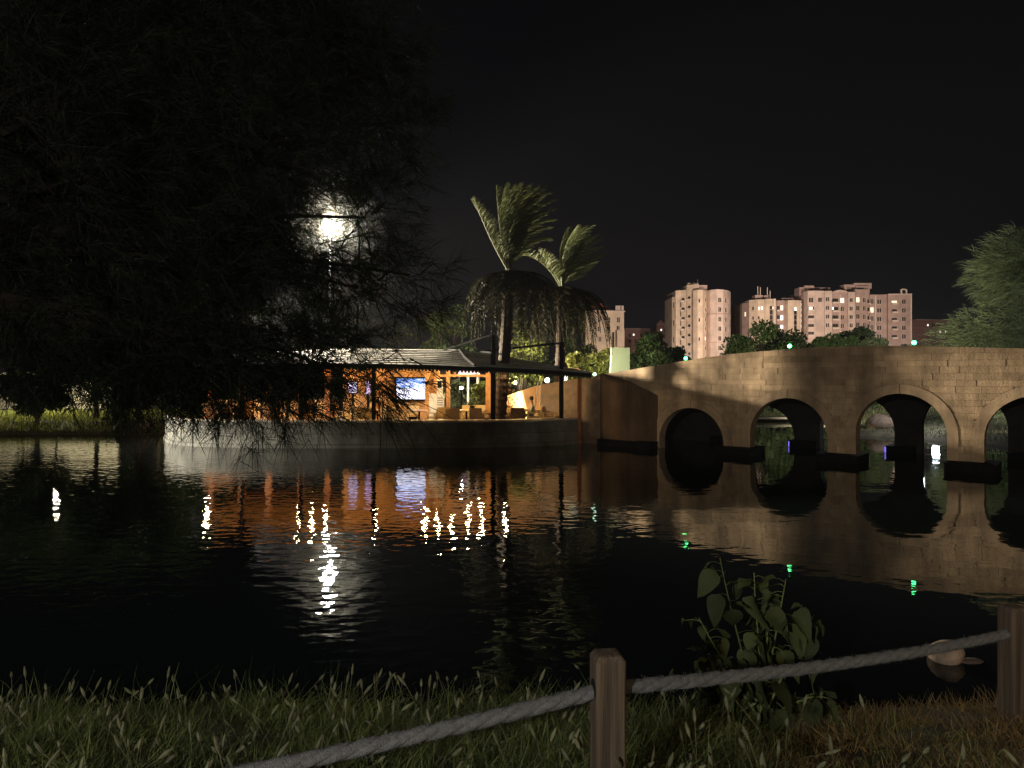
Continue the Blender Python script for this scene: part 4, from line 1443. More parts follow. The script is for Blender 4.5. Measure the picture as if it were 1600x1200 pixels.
# rocks
def rock(c, r_, sz, label, m, seed, name="rock"):
    r2 = np.random.default_rng(seed)
    mb = MB().ball((0, 0, 0), 1.0, 18)
    v = np.array(mb.v)
    k = r2.normal(size=(5, 3)) * 1.6
    ph = r2.uniform(0, 6, 5)
    f_ = 1 + .17 * sum(np.sin(v @ k[i] + ph[i]) for i in range(5)) / 2
    v = v * f_[:, None] * np.array([r_ * sz[0], r_ * sz[1], r_ * sz[2]]) + np.array(c)
    mb.v = [tuple(q_) for q_ in v]
    return solo(name, mb.mesh(name, m, True), label, "rock")


p = P(1382, 676, 37.6)
rock((p.x, 38.0, .55), .62, (1.15, .9, .62), "pinkish boulder on the sandy spit behind the third arch", M['rock'], 1)
p = P(1400, 0, 38.6)
rock((p.x + .6, 38.9, .3), .9, (1.6, .8, .28), "flat sandy stone beside the pinkish boulder", M['sand'], 2)
p = P(203, 662, 37.2)
rock((p.x, 37.3, .35), .6, (1.35, .8, .6), "reddish brown rock on the far bank left of the island", M['rock_dark'], 3)
p = P(1476, 1018, 7.5)
rock((p.x, 7.5, .06), .16, (1.05, .95, 1.0), "rounded tan stone poking out of the water behind the rope", M['rock'], 4)
rock((p.x + .27, 7.45, -.02), .10, (1.5, .8, .5), "small dark stone in the water beside the rounded tan stone", M['rock_dark'], 5)
# kerb of the far bank seen through the second arch
p0, p1 = P(1150, 0, 47.6), P(1420, 0, 47.8)
solo("bank_kerb", MB().box(p0.x, p1.x, 47.6, 48.0, .19, .32).mesh("bank_kerb", M['coping']), "low pale kerb along the far bank seen through the second arch", "kerb")

# ------------------------------------------------------------------ apartment buildings
class Building:
    def __init__(self, name, label, loc):
        self.t = thing(name, label, "building", loc)
        self.k = 1.22 if name in ('rose_block', 'end_block') else 1.08

    def wing(self, pts, py_top, m, depth=14, z0=0.0, name="wall", zt=None):
        """pts: (px, distance) corners of the front, left to right"""
        fr = [P(px, 0, d) for px, d in pts]
        zt = P(pts[0][0], py_top, pts[0][1]).z if zt is None else zt
        poly_ = [(p.x, p.y) for p in fr] + [(fr[-1].x + .3, fr[-1].y + depth), (fr[0].x + .3, fr[0].y + depth)]
        part(name, MB().prism(poly_, z0, zt).mesh(name, m), self.t)
        self.seg = [(Vector((a.x, a.y)), Vector((c.x, c.y))) for a, c in zip(fr, fr[1:])]
        return self

    def hit(self, px, py):
        r_ = Vector(((px - 800) / F, 1.0))
        for a, c in self.seg:
            e_ = c - a
            den = r_.x * e_.y - r_.y * e_.x
            if abs(den) < 1e-9: continue
            tt = (a.x * e_.y - a.y * e_.x) / den
            w = (r_ * tt - a).dot(e_) / e_.dot(e_)
            if -.02 <= w <= 1.02:
                return Vector((r_.x * tt, r_.y * tt, H - (py - HY) / F * tt)), e_.normalized(), tt
        return None

    def slab(self, px, py, wpx, hpx, name, m, proud, inset=0.0, parent=None, lab=None):
        q_ = self.hit(px, py)
        if not q_: return None
        p_, d_, tt = q_
        n_ = Vector((d_.y, -d_.x))
        w, h_ = wpx / F * tt / 2, hpx / F * tt / 2
        c = p_ + Vector((n_.x, n_.y, 0)) * ((proud + inset) / 2)
        me_ = MB().obox(c, (d_.x * w, d_.y * w, 0), (n_.x * (proud - inset) / 2, n_.y * (proud - inset) / 2, 0), (0, 0, h_)).mesh(name, m)
        o = part(name, me_, parent or self.t)
        if parent is not None: o.location = (0, 0, 0)
        return o

    def window(self, px, py, w=5, h_=7, lit=None, frame='wall_light', arch=False):
        w, h_ = w * self.k, h_ * self.k
        fr = self.slab(px, py, w + 1.0, h_ + 0.8, "window", M[frame], .10)
        if not fr: return
        self.slab(px, py, w, h_, "pane", M[lit or 'pane'], .16, .101, fr)
        if w > 3.4:
            self.slab(px, py, .55, h_, "mullion", M[frame], .20, .161, fr)

    def opening(self, px, py, w, h_, lit=None):
        """dark balcony recess with a parapet"""
        o = self.slab(px, py, w, h_, "balcony", M[lit or 'pane'], .06)
        if not o: return
        self.slab(px, py + h_ * .5 + .8, w + 1.0, 2.6, "parapet", M['wall_light'], 1.0, .061, o)


# A: orange lit building by the second palm
A = Building("orange_building", "orange-lit four-storey building half hidden by the palm", P(950, 560, 160) * 1)
A.t.location.z = 0
A.wing([(915, 158), (975, 160)], 486, M['wall_cream'], 12)
for x_, y_ in ((951, 500), (966, 500), (951, 513.5), (965.5, 513.5)):
    A.window(x_, y_, 4.2, 7.5)
for x_, y_ in ((936, 500), (936, 514), (937, 530)):
    A.window(x_, y_, 4, 7)
A.slab(950, 486, 56, 1.6, "cornice", M['wall_light'], .25)
A.slab(958, 531, 3.6, 24, "niche_shade", M['pane'], .12)  # dark slab for the niche's shade, no recess is cut
A.slab(967, 529, 12, 26, "annex", M['wall_cream'], 1.2)
for x_ in (963.5, 967.5, 972.5):
    p = P(x_, 482.5, 160.6)
    part("chimney", MB().box(p.x - .25, p.x + .25, 160.4, 161, p.z - .8, p.z + .7).mesh("chimney", M['wall_light']), A.t)
rf = [P(915, 485.5, 159), P(958, 485.5, 160), P(948, 479, 164), P(932, 473, 164)]
part("roof", MB().add([tuple(p) for p in rf] + [(rf[0].x, 170, rf[0].z), (rf[1].x, 170, rf[1].z)], [(0, 1, 2, 3), (1, 5, 2), (0, 3, 4), (3, 2, 5, 4)]).mesh("roof", M['roof_red']), A.t)
p0, p1 = P(928, 474, 163), P(940, 481, 163)
part("roof_house", MB().box(p0.x, p1.x, 163, 166, p1.z - 1, p0.z).mesh("roof_house", M['roof_red']), A.t)

# B: the pale tower
Bt = Building("pale_tower", "pale peach apartment tower with a rounded right side and rows of small windows", Vector((62, 262, 0)))
Bt.wing([(1050, 268), (1057, 266)], 464, M['wall_cream'], 14)
for y_ in (477, 505, 531): Bt.window(1053.2, y_, 1.6, 8)
Bt.wing([(1055.5, 265.5), (1075, 263)], 454, M['wall_cream'], 16)
for k in range(7): Bt.opening(1067.5, 468 + k * 14.8, 4.6, 4.2)
for k in range(5): Bt.slab(1063.8, 475 + k * 14.8, 1.1, 9, "drain_pipe", M['pane'], .25)
Bt.wing([(1073, 262.6), (1092, 259)], 445.5, M['wall_cream'], 16)
for k in range(8): Bt.opening(1077, 465.5 + k * 14.6, 4.0, 4.6)
for k in range(8): Bt.slab(1081.3, 460.5 + k * 14.6, 1.2, 7, "slit_window", M['pane'], .12)
Bt.wing([(1083, 258.6), (1090, 257), (1098, 257), (1104, 260)], 453.5, M['wall_cream'], 16)
for y_ in (470, 500, 530): Bt.window(1092.5, y_, 2.0, 5.2)
for k in range(7): Bt.window(1101.6, 469 + k * 15, 1.9, 4.8, 'pane_lit' if k == 4 else None)
Bt.wing([(1103.5, 261.5), (1110, 258.5), (1120, 256.8), (1130, 257.5), (1137, 260), (1141.5, 264.5)], 454.5, M['wall_pink'], 12)
for k in range(6): Bt.window(1124.3, 468.8 + k * 15, 4.2, 6.3)
for k in range(4): Bt.window(1133.2, 469.8 + k * 15, 3.6, 6.3)
for k in range(4): Bt.window(1139.2, 470.8 + k * 15, 1.5, 6.5)
for seg in Bt.seg:
    for yb in (490.5, 535):
        mid = (seg[0] + seg[1]) / 2
        Bt.slab(800 + F * mid.x / mid.y, yb, (seg[1] - seg[0]).length / 257 * F, .9, "belt_course", M['wall_rose'], .22)
p0, p1 = P(1091, 445.5, 261), P(1105, 451.5, 261)
part("roof_house", MB().box(p0.x, p1.x, 261, 268, p1.z - 1.5, p0.z).mesh("roof_house", M['wall_rose']), Bt.t)
for x_ in (1078, 1085, 1090):
    p = P(x_, 444.5, 263)
    part("roof_tank", MB().lathe((p.x, 264, p.z - .6), [(.8, 0), (.8, 1.1), (.3, 1.4)], 10).mesh("roof_tank", M['wall_light']), Bt.t)
p = P(1091, 446, 263)
part("antenna", MB().tube([(p.x, 264, p.z), (p.x, 264, p.z + 2.4)], .07, 5).mesh("antenna", M['grey']), Bt.t)

# C: the curved block
Cb = Building("curved_block", "curved pale apartment block with roof antennas and glazed stair strips", Vector((98, 282, 0)))
Cb.wing([(1159.5, 288), (1171, 284)], 474, M['wall_rose'], 14)
Cb.window(1164.8, 491, 2.2, 6, 'pane_lit')
Cb.wing([(1170.5, 284), (1184, 281.5), (1195, 281)], 469, M['wall_cream'], 14)
for x_, y_, l_ in ((1185.8, 482, 'pane_lit'), (1190.3, 481.5, 'pane_white'), (1185.5, 496.5, None), (1185.5, 510, None), (1177, 482, None), (1177, 497, None)):
    Cb.window(x_, y_, 2.0, 4.6, l_)
Cb.wing([(1195.6, 281.2), (1212.5, 280)], 467.2, M['wall_cream'], 14)
Cb.slab(1205, 497, 4.2, 38, "glass_strip", M['pane'], .12)
for k in range(5): Cb.slab(1205, 484 + k * 8, 4.2, 1.2, "strip_band", M['wall_rose'], .22)
Cb.slab(1207.6, 481, 1.3, 4.4, "lit_pane", M['pane_lit'], .24)
Cb.slab(1210.2, 495, 3.2, 56, "pilaster", M['wall_light'], .5)
Cb.wing([(1212.8, 283), (1227, 282)], 469.5, M['wall_rose'], 12)
for k, l_ in enumerate(('pane_lit', 'pane_white', None, None)):
    Cb.opening(1216, 481.5 + k * 14.5, 4, 6.5)
    Cb.window(1221.4, 481 + k * 15.4, 3.2, 6.8, ('pane_lit', 'pane_white', 'pane_white', None)[k])
Cb.wing([(1226, 282.5), (1231, 280.2), (1238, 280), (1251, 281)], 470, M['wall_cream'], 14)
Cb.slab(1242.6, 499, 4.4, 34, "glass_strip", M['pane'], .12)
for k in range(4): Cb.slab(1242.6, 492 + k * 8, 4.4, 1.2, "strip_band", M['wall_rose'], .22)
Cb.slab(1242.6, 483, 3.8, 4.6, "lit_pane", M['pane_white'], .24)
Cb.slab(1249.6, 496, 2.2, 52, "pilaster", M['wall_light'], .5)
for k in range(5): Cb.slab(1250.9, 476 + k * 8.4, 1.0, 4.2, "lit_pane", M['pane_white'], .3, .05)  # pilaster's glare put in as small glowing slabs
for x0_, x1_, yt, yb in ((1180, 1192, 461, 470), (1193.5, 1201, 461.5, 468), (1222, 1240, 465.5, 471)):
    a_, c_ = P(x0_, yt, 286), P(x1_, yb, 286)
    part("roof_house", MB().box(a_.x, c_.x, 286, 290, c_.z - 1, a_.z).mesh("roof_house", M['wall_rose']), Cb.t)
for x_, yt, yb in ((1184, 447.5, 462), (1188, 449, 462), (1199, 449, 462), (1203.2, 454, 467)):
    a_, c_ = P(x_, yt, 287), P(x_, yb, 287)
    part("antenna", MB().tube([(c_.x, 287, c_.z - .5), (c_.x, 287, a_.z)], .16, 6).mesh("antenna", M['wall_light']), Cb.t)

# D: the long rose block with balconies
Db = Building("rose_block", "long rose-coloured apartment block with many balconies and a stepped roof", Vector((130, 284, 0)))
Db.wing([(1252, 285), (1256, 283.5)], 463, M['wall_rose'], 12)
Db.wing([(1255.5, 284), (1262, 281.5), (1272, 281), (1288, 281.5)], 455.5, M['wall_pink'], 14)
Db.window(1267, 469, 5, 6)
Db.window(1281, 468.5, 4.6, 5.6)
for k, (y_, l_) in enumerate(((482, 'pane_white'), (495.5, None), (509, None), (521, None))):
    Db.opening(1267.2, y_, 8.6, 5.2, None)
    if l_: Db.slab(1266.5, y_, 5.0, 4.2, "lit_pane", M[l_], .2, .07)
    Db.slab(1267.2, y_ - 4.3, 10.5, 1.3, "hood", M['wall_light'], .6)
Db.wing([(1288.3, 282), (1300, 281)], 454.8, M['wall_pink'], 14)
for k in range(4): Db.window(1293, 467.5 + k * 13.6, 3.8, 5)
Db.wing([(1299.5, 282.2), (1325, 282.2)], 456, M['wall_rose'], 14)
for k in range(4):
    Db.opening(1304.8, 469.5 + k * 13.2, 9.4, 6)
    Db.window(1315.8, 469.5 + k * 13.2, 4, 5.8, ('pane_white', None, None, None)[k])
Db.window(1314.5, 521, 3.6, 4.6, 'pane_orange')
Db.slab(1300.8, 482, 2.6, 3.6, "lit_pane", M['pane_white'], .3, .1)
for xx in (1299, 1312, 1324.5): Db.slab(xx, 497, 1.3, 72, "pilaster", M['wall_light'], .35)
pts_ = [P(1297, 457, 281.9)] + [P(1297 + 32 * k / 12, 457 - 4.2 * math.sin(math.pi * k / 12) ** 1.4, 281.9) for k in range(13)] + [P(1329, 457, 281.9)]
n_ = len(pts_)
part("gable", MB().add([tuple(p) for p in pts_] + [(p.x, p.y + 1, p.z) for p in pts_], [tuple(range(n_)), tuple(range(n_, 2 * n_))[::-1]] + [(i, i + n_, (i + 1) % n_ + n_, (i + 1) % n_) for i in range(n_)]).mesh("gable", M['wall_pink']), Db.t)
Db.wing([(1325.5, 281.4), (1336, 281.4)], 456.2, M['wall_pink'], 14)
for k in range(4): Db.window(1329.6, 469 + k * 13.2, 3.8, 4.8)
Db.wing([(1336.3, 282.4), (1358, 283.4)], 452, M['wall_rose'], 14)
for k in range(4):
    Db.window(1340, 468.5 + k * 13, 4.4, 6, 'pane_lit' if k == 0 else None)
    Db.window(1350, 469 + k * 13, 3.4, 6)
    Db.opening(1356.6, 471 + k * 13, 2.6, 6.2)
for x0_, x1_, yt, yb, dd in ((1249, 1258, 449, 458, 287), (1257, 1272, 446.3, 457, 288), (1272, 1298, 449.2, 456, 288.5), (1319, 1336, 444.5, 458, 288), (1334, 1362, 442.2, 447.2, 289), (1337, 1359, 447, 456, 287.5)):
    a_, c_ = P(x0_, yt, dd), P(x1_, yb, dd)
    part("roof_house", MB().box(a_.x, c_.x, dd, dd + 5, c_.z - 1, a_.z).mesh("roof_house", M['wall_rose']), Db.t)
# E: right block
Eb = Building("end_block", "rose apartment block ending in a small roof arch, beside the dark low block", Vector((155, 285, 0)))
Eb.wing([(1358.5, 284), (1388, 283)], 460.5, M['wall_rose'], 14)
for k in range(5):
    Eb.window(1362.2, 471 + k * 13.4, 3.6, 6.4, 'pane_lit' if k == 1 else None)
    Eb.window(1373.5, 471.5 + k * 13.6, 5.0, 5.6)
for xx in (1367.6, 1386.6): Eb.slab(xx, 500, 1.2, 76, "pilaster", M['wall_light'], .3)
Eb.wing([(1387.5, 282), (1424.5, 281.5)], 459.2, M['wall_rose'], 14)
for k in range(5):
    Eb.opening(1397.3, 472 + k * 13.4, 7.8, 4.0, 'pane_lit' if k == 0 else None)
    Eb.window(1412, 471.4 + k * 13.6, 4.6, 5.8)
Eb.slab(1423, 497, 2.0, 76, "pilaster", M['wall_light'], .4)
Eb.slab(1406, 459.8, 36, 1.3, "cornice", M['wall_light'], .5)
for dx in (-4, 4):
    p = P(1412 + dx, 453.4, 282)
    part("roof_arch", MB().box(p.x - .25, p.x + .25, 281.7, 282.3, p.z - 1.7, p.z).mesh("roof_arch", M['wall_light']), Eb.t)
pa = [P(1412 - 4.6 * math.cos(math.pi * k / 8), 453.6 - 1.6 * math.sin(math.pi * k / 8), 282) for k in range(9)]
part("roof_arch", MB().tube(pa, .28, 6).mesh("roof_arch", M['wall_light']), Eb.t)

# F: far dark blocks
for nm, lb, segs, py_, mt, wins, lits in (
        ("dark_block", "dark brown low apartment block at the right end of the skyline", [(1424.5, 345), (1500, 352)], 499, 'wall_dark', [(1449 + 8.5 * i, 508 + 10.6 * k) for i in range(5) for k in range(4)], [(1449.5, 508), (1469, 518), (1477, 518)]),
        ("brown_block", "dim brown block far away left of the pale tower", [(975, 395), (1028, 400)], 513, 'wall_dark', [(984 + 9 * i, 524 + 9 * k) for i in range(5) for k in range(2)], [(990, 523)]),
        ("gabled_block", "dim brown block with a little gable touching the pale tower", [(1026, 372), (1052, 374)], 506, 'wall_dark', [(1031 + 8 * i, 516 + 9 * k) for i in range(3) for k in range(2)], [(1033, 515.5)]),
        ("pink_annex", "small pale pink building at the foot of the pale tower", [(1029, 330), (1050, 332)], 530, 'wall_pink', [(1036, 538), (1044, 538)], [])):
    Q = Building(nm, lb, Vector((P(segs[0][0], 0, segs[0][1]).x, segs[0][1], 0)))
    Q.wing(segs, py_, M[mt], 16)
    for x_, y_ in wins:
        if all(abs(x_ - a) > 3 or abs(y_ - c) > 3 for a, c in lits):
            Q.window(x_, y_, 3.6, 4.6, None, mt)
    for x_, y_ in lits: Q.window(x_, y_, 2.2, 2.6, 'pane_white', mt)
    mid = (segs[0][0] + segs[1][0]) / 2
    Q.slab(mid, py_ + 1, segs[1][0] - segs[0][0], 1.6, "cornice", M['wall_rose' if mt == 'wall_dark' else mt], .4)
    if nm == "dark_block":
        for k in range(3): Q.slab(mid, 513 + k * 10.6, segs[1][0] - segs[0][0], 1.0, "belt_course", M['wall_rose'], .4)
    if nm == "gabled_block":
        a_, c_, e_ = P(1026, 506, 371.5), P(1039, 506, 371.5), P(1032.5, 499.5, 371.5)
        part("gable", MB().add([a_, c_, e_, a_ + Vector((0, 6, 0)), c_ + Vector((0, 6, 0)), e_ + Vector((0, 6, 0))], [(0, 1, 2), (5, 4, 3), (0, 2, 5, 3), (1, 4, 5, 2)]).mesh("gable", M['wall_dark']), Q.t)

# ------------------------------------------------------------------ the big dark tree in front
tree = thing("needle_tree", "huge dark needle-leaved tree hanging over the water across the left half", "tree", (-11.5, 8.0, 1.2))
CL = [(40, 60, 11.0, 250), (300, 40, 11.5, 240), (500, 40, 12.0, 140), (600, 110, 12.0, 95), (120, 300, 10.5, 250), (380, 250, 11.5, 190), (560, 215, 12.2, 120), (620, 190, 12.4, 75),
      (130, 490, 10.3, 150), (330, 440, 11.0, 160), (470, 400, 11.6, 110), (570, 340, 12.0, 95), (560, 450, 11.5, 105), (640, 430, 12, 70), (240, 560, 10.2, 100), (380, 570, 10.6, 95), (480, 560, 10.8, 85), (545, 545, 11.0, 55), (30, 420, 10.5, 120), (200, 600, 10.2, 55), (20, 555, 10.5, 60), (90, 585, 10.4, 52), (180, 585, 10.3, 60), (250, 610, 10.2, 50), (290, 590, 10.3, 60), (330, 606, 10.3, 52), (395, 604, 10.3, 55), (455, 606, 10.4, 52), (505, 598, 10.5, 46)]
CLB = [(P(x, y, d), r_ / F * d) for x, y, d, r_ in CL]
mb = MB()
fork = Vector((-9.6, 8.8, 4.2))
mb.tube([(-11.5, 8.0, 1.0), (-11.0, 8.2, 2.4), fork], [.42, .36, .3], 12)
limb = [fork]
for c, r_ in CLB:
    mid = fork.lerp(c, .5) + Vector((rnd.uniform(-.4, .4), rnd.uniform(-.3, .3), .5 + rnd.uniform(0, .6)))
    mb.tube(bez(fork, mid, c, 8), [.15, .12, .10, .08, .065, .05, .04, .03, .02], 6)
part("trunk", mb.mesh("trunk", M['bark_dark']), tree)
sb, sd, tw = [], [], MB()


def px_of(p):
    return 800 + F * p[0] / p[1], HY + F * (H - p[2]) / p[1]


NSPRIG = 6600
wts = np.array([r_ ** 2 for c, r_ in CLB])
wts *= np.array([.42 if x_ > 500 else (1.25 if y_ > 480 else 1.0) for x_, y_, d_, r_ in CL])
wts /= wts.sum()
for k in range(NSPRIG):
    i = rng.choice(len(CLB), p=wts)
    c, r_ = CLB[i]
    v = rng.normal(size=3)
    v /= np.linalg.norm(v)
    q_ = rng.random() ** .42
    p = np.array(c) + v * r_ * q_ * np.array([1, .9, 1])
    d = v * .55 + np.array([.35, -.1, -.18]) + rng.normal(size=3) * .45
    d /= np.linalg.norm(d)
    x_, y_ = px_of(p)
    dl = math.hypot(x_ - 513, y_ - 353)
    if dl < 18 or (dl < 60 and rng.random() < .55): continue
    if 14 < x_ < 150 and y_ > 622 - 14 * math.sin(x_ * .09): continue
    if y_ > 610 and rng.random() < .5: continue
    sb.append(p); sd.append(d)
    if rng.random() < .16:
        tw.tube([Vector(c).lerp(Vector(p), .35), Vector(c).lerp(Vector(p), .7) + Vector((0, 0, .12)), Vector(p), Vector(p) + Vector(d) * .35], [.016, .011, .008, .004], 4, False)
# loose sprays hanging in front of the cafe and over the water
for x_, y_, d_, dx, dz in ((597, 602, 10.0, .1, -.2), (597, 606, 10.1, .3, -.7), (590, 598, 10.0, -.4, .1), (602, 600, 10.0, .9, .1), (600, 610, 10.0, .5, -.8), (585, 566, 10.4, .5, -.3), (560, 620, 10.1, .4, -.6), (530, 625, 10.2, .5, -.5),
                           (640, 600, 10.6, 1, -.2), (655, 470, 12, .9, -.3), (690, 430, 12.2, 1, .2), (600, 640, 10, .7, -.9), (440, 640, 10.2, .3, -.7), (410, 655, 10.2, -.2, -.7), (370, 640, 10.2, -.3, -.7), (340, 630, 10.2, -.5, -.6),
                           (480, 650, 10.3, .5, -.6), (300, 640, 10.2, -.5, -.5), (450, 665, 10.2, .3, -.5), (385, 675, 10.2, .1, -.7), (350, 655, 10.2, -.2, -.6), (505, 640, 10.3, .6, -.5), (280, 655, 10.1, -.4, -.5), (655, 190, 12.5, .8, .5), (640, 90, 12.3, .8, .5),
                           (670, 200, 12.5, .9, .2), (610, 290, 12.2, .7, .6), (640, 340, 12.3, .9, .2), (600, 370, 12, .9, -.3), (620, 395, 12.1, 1, .1), (560, 300, 12, .6, .7)):
    for j in range(4):
        p = np.array(P(x_ + rng.normal() * 9, y_ + rng.normal() * 9, d_ + rng.normal() * .15))
        d = np.array([dx, rng.normal() * .4, dz]) + rng.normal(size=3) * .3
        sb.append(p); sd.append(d / np.linalg.norm(d))
# long bare twigs drooping to the water
for (x0_, y0_), (x1_, y1_), dd in (((597, 600), (705, 722), 10.0), ((600, 610), (650, 710), 10.0), ((590, 620), (592, 735), 10.0), ((585, 640), (632, 738), 10.0), ((350, 640), (315, 690), 10.2), ((360, 610), (320, 680), 10.2),
                                   ((390, 640), (400, 700), 10.2), ((450, 640), (520, 700), 10.2), ((420, 600), (470, 690), 10.2), ((640, 560), (740, 640), 10.4), ((520, 400), (600, 300), 12), ((600, 300), (690, 185), 12.3), ((520, 380), (660, 350), 12),
                                   ((400, 500), (597, 605), 10.3), ((470, 560), (720, 660), 10.5), ((600, 470), (730, 555), 11), ((560, 430), (700, 520), 11.4), ((600, 200), (700, 170), 12.4), ((380, 560), (365, 690), 10.2)):
    a_, c_ = P(x0_, y0_, dd), P(x1_, y1_, dd)
    mid = a_.lerp(c_, .5) + Vector((.05, .1, .12))
    tw.tube(bez(a_, mid, c_, 6), [.012, .010, .008, .007, .006, .005, .003], 4, False)
part("twig", tw.mesh("twig", M['bark_dark']), tree)["kind"] = "stuff"
sb, sd = np.array(sb), np.array(sd)
K = 17
n_ = len(sb)
tt = rng.random((n_, K))
base = (sb[:, None, :] + sd[:, None, :] * (tt * .32)[..., None]).reshape(-1, 3)
dirs = (sd[:, None, :] * .9 + rng.normal(size=(n_, K, 3)) * .55).reshape(-1, 3)
ln = rng.uniform(.16, .50, n_ * K)
V_, F_ = ribbons(base, dirs, ln, rng.uniform(.007, .013, n_ * K), bend=np.tile(np.array([[.05, 0, -.22]]), (n_ * K, 1)), seg=2)
part("crown", np_mesh("crown", V_, 4, F_, M['needle']), tree)

# ------------------------------------------------------------------ foreground bank: grass, rope fence, broad-leaved plant
def gz(x, y):
    return float(ground_z(np.array([x]), np.array([y]))[0])


n_ = 78000
x = rng.uniform(-5.2, 3.1, n_)
y = rng.uniform(2.5, 6.25, n_)
cl = np.sin(x * 3.1 + 2 * np.sin(y * 2.3)) * .5 + np.sin(x * 7.3 + y * 5.1) * .3
edge = pond_sd(x, y)
k = (edge > -.12) & (rng.random(n_) < .55 + .4 * cl) & ((x < 1.9 + (6 - y) * -.2) | (rng.random(n_) < .22))
x, y, cl = x[k], y[k], cl[k]
z = ground_z(x, y)
hg = rng.uniform(.12, .34, len(x)) * (1 + .3 * cl) * np.where(x > 1.9, .6, 1) * np.where(x < -1.6, .72, 1)
d = rng.normal(size=(len(x), 3)) * np.array([.33, .33, 0]) + np.array([.10, 0, 1.0])
bend = np.stack([rng.normal(size=len(x)) * .35 + .1, rng.normal(size=len(x)) * .3, -rng.uniform(.05, .5, len(x))], -1)
V_, F_ = ribbons(np.stack([x, y, z - .02], -1), d, hg, rng.uniform(.003, .008, len(x)), bend=bend, seg=3)
k2 = (rng.random(len(x)) < .05) & (x < 1.6)
d2 = rng.normal(size=(k2.sum(), 3)) * np.array([.22, .22, 0]) + np.array([.06, 0, 1.0])
V2, F2 = ribbons(np.stack([x, y, z - .02], -1)[k2], d2, rng.uniform(.28, .5, k2.sum()), rng.uniform(.003, .006, k2.sum()), bend=bend[k2] * .5, seg=3)
solo("grass", np_mesh("grass", np.concatenate([V_, V2]), 4, np.concatenate([F_, F2 + len(V_)]), M['grass']), kind="stuff")
# short dry turf at the right
n_ = 26000
x = rng.uniform(1.2, 5.6, n_)
y = rng.uniform(3.6, 6.5, n_)
cl2 = 1 + .55 * np.sin(x * 5.3 + 2 * np.sin(y * 4.1)) + .5 * np.sin(y * 8.7 + x * 3.3)
k = (pond_sd(x, y) > .0) & (rng.random(n_) < .25 + .4 * cl2)
x, y, cl2 = x[k], y[k], np.clip(cl2[k], .25, 2.2)
z = ground_z(x, y)
d = rng.normal(size=(len(x), 3)) * np.array([.8, .8, 0]) + np.array([0, 0, .8])
V_, F_ = ribbons(np.stack([x, y, z - .01], -1), d, rng.uniform(.03, .13, len(x)) * cl2, rng.uniform(.003, .008, len(x)), seg=2)
solo("dry_grass", np_mesh("dry_grass", V_, 4, F_, M['grass_dry']), kind="stuff")
# foxtail heads on thin stalks
n_ = 430
mb = MB()
cnt = 0
while cnt < n_:
    x_, y_ = rng.uniform(-4.6, 2.7), rng.uniform(2.9, 6.15)
    if pond_sd(np.array([x_]), np.array([y_]))[0] < -.05: continue
    if x_ > 1.9 and rng.random() < .8: continue
    z_ = gz(x_, y_)
    h_ = rng.uniform(.14, .34) + (.12 if rng.random() < .12 else 0)
    if x_ < -1.6: h_ *= .75
    ln_ = Vector((rng.normal() * .10 + .04, rng.normal() * .08, 0))
    a_ = Vector((x_, y_, z_))
    c_ = a_ + ln_ + Vector((0, 0, h_))
    mb.tube([a_, a_.lerp(c_, .5) - ln_ * .15, c_], [.002, .002, .002], 3, False)
    dr_ = (ln_ * 1.6 + Vector((0, 0, .3))).normalized()
    L_ = rng.uniform(.05, .10)
    mb.tube([c_, c_ + dr_ * L_ * .25, c_ + dr_ * L_ * .6, c_ + dr_ * L_], [.004, .0105, .011, .003], 6)
    # bristles
    for j in range(9):
        a2 = rng.uniform(0, 6.28)
        q_ = c_ + dr_ * L_ * rng.uniform(.1, .9)
        o_ = Vector((math.cos(a2), math.sin(a2), .6)) * .018
        mb.add([q_, q_ + Vector((.001, 0, .001)), q_ + o_], [(0, 1, 2)])
    cnt += 1
solo("foxtail_grass", mb.mesh("foxtail_grass", M['seed']), kind="stuff")

# posts
def post(x_, y_, zb, zt, w, label, rz):
    g = thing("fence_post", label, "post", (x_, y_, zb), "posts of the rope fence", rz)
    h_ = w / 2
    b_ = .018
    prof = [(h_ - .0, -.4), (h_ - .0, zt - zb - .03), (h_ - b_, zt - zb - .006), (h_ * .4, zt - zb)]
    mb = MB()
    vs, fs = [], []
    for r_, z_ in prof:
        c_ = r_ * .86
        vs += [(r_, c_, z_), (c_, r_, z_), (-c_, r_, z_), (-r_, c_, z_), (-r_, -c_, z_), (-c_, -r_, z_), (c_, -r_, z_), (r_, -c_, z_)]
    for i in range(len(prof) - 1):
        for j in range(8):
            a_, c_ = i * 8 + j, i * 8 + (j + 1) % 8
            fs.append((a_, c_, c_ + 8, a_ + 8))
    fs.append(tuple(24 + j for j in range(8)))
    part("shaft", mb.add(vs, fs).mesh("shaft", M['post_wood']), g, False, (0, 0, 0))
    return g


pa_ = P(949.5, 1018, 3.44)
g = post(pa_.x, 3.44, gz(pa_.x, 3.44), pa_.z, .148, "square wooden fence post nearest the camera with the grey rope through it", .12)
zl = P(930, 1077, 3.4).z
part("rope_hole_shade", MB().tube([(-.0745, -.02, zl - g.location.z), (-.0775, -.02, zl - g.location.z)], .046, 12).mesh("rope_hole_shade", M['dark']), g, False, (0, 0, 0))  # dark disc for the shade in the hole, post stays solid
pb_ = P(1584, 946, 5.35)
g2 = post(pb_.x, 5.35, gz(pb_.x, 5.35), pb_.z, .155, "wooden fence post at the picture's right edge by the short dry grass", .1)

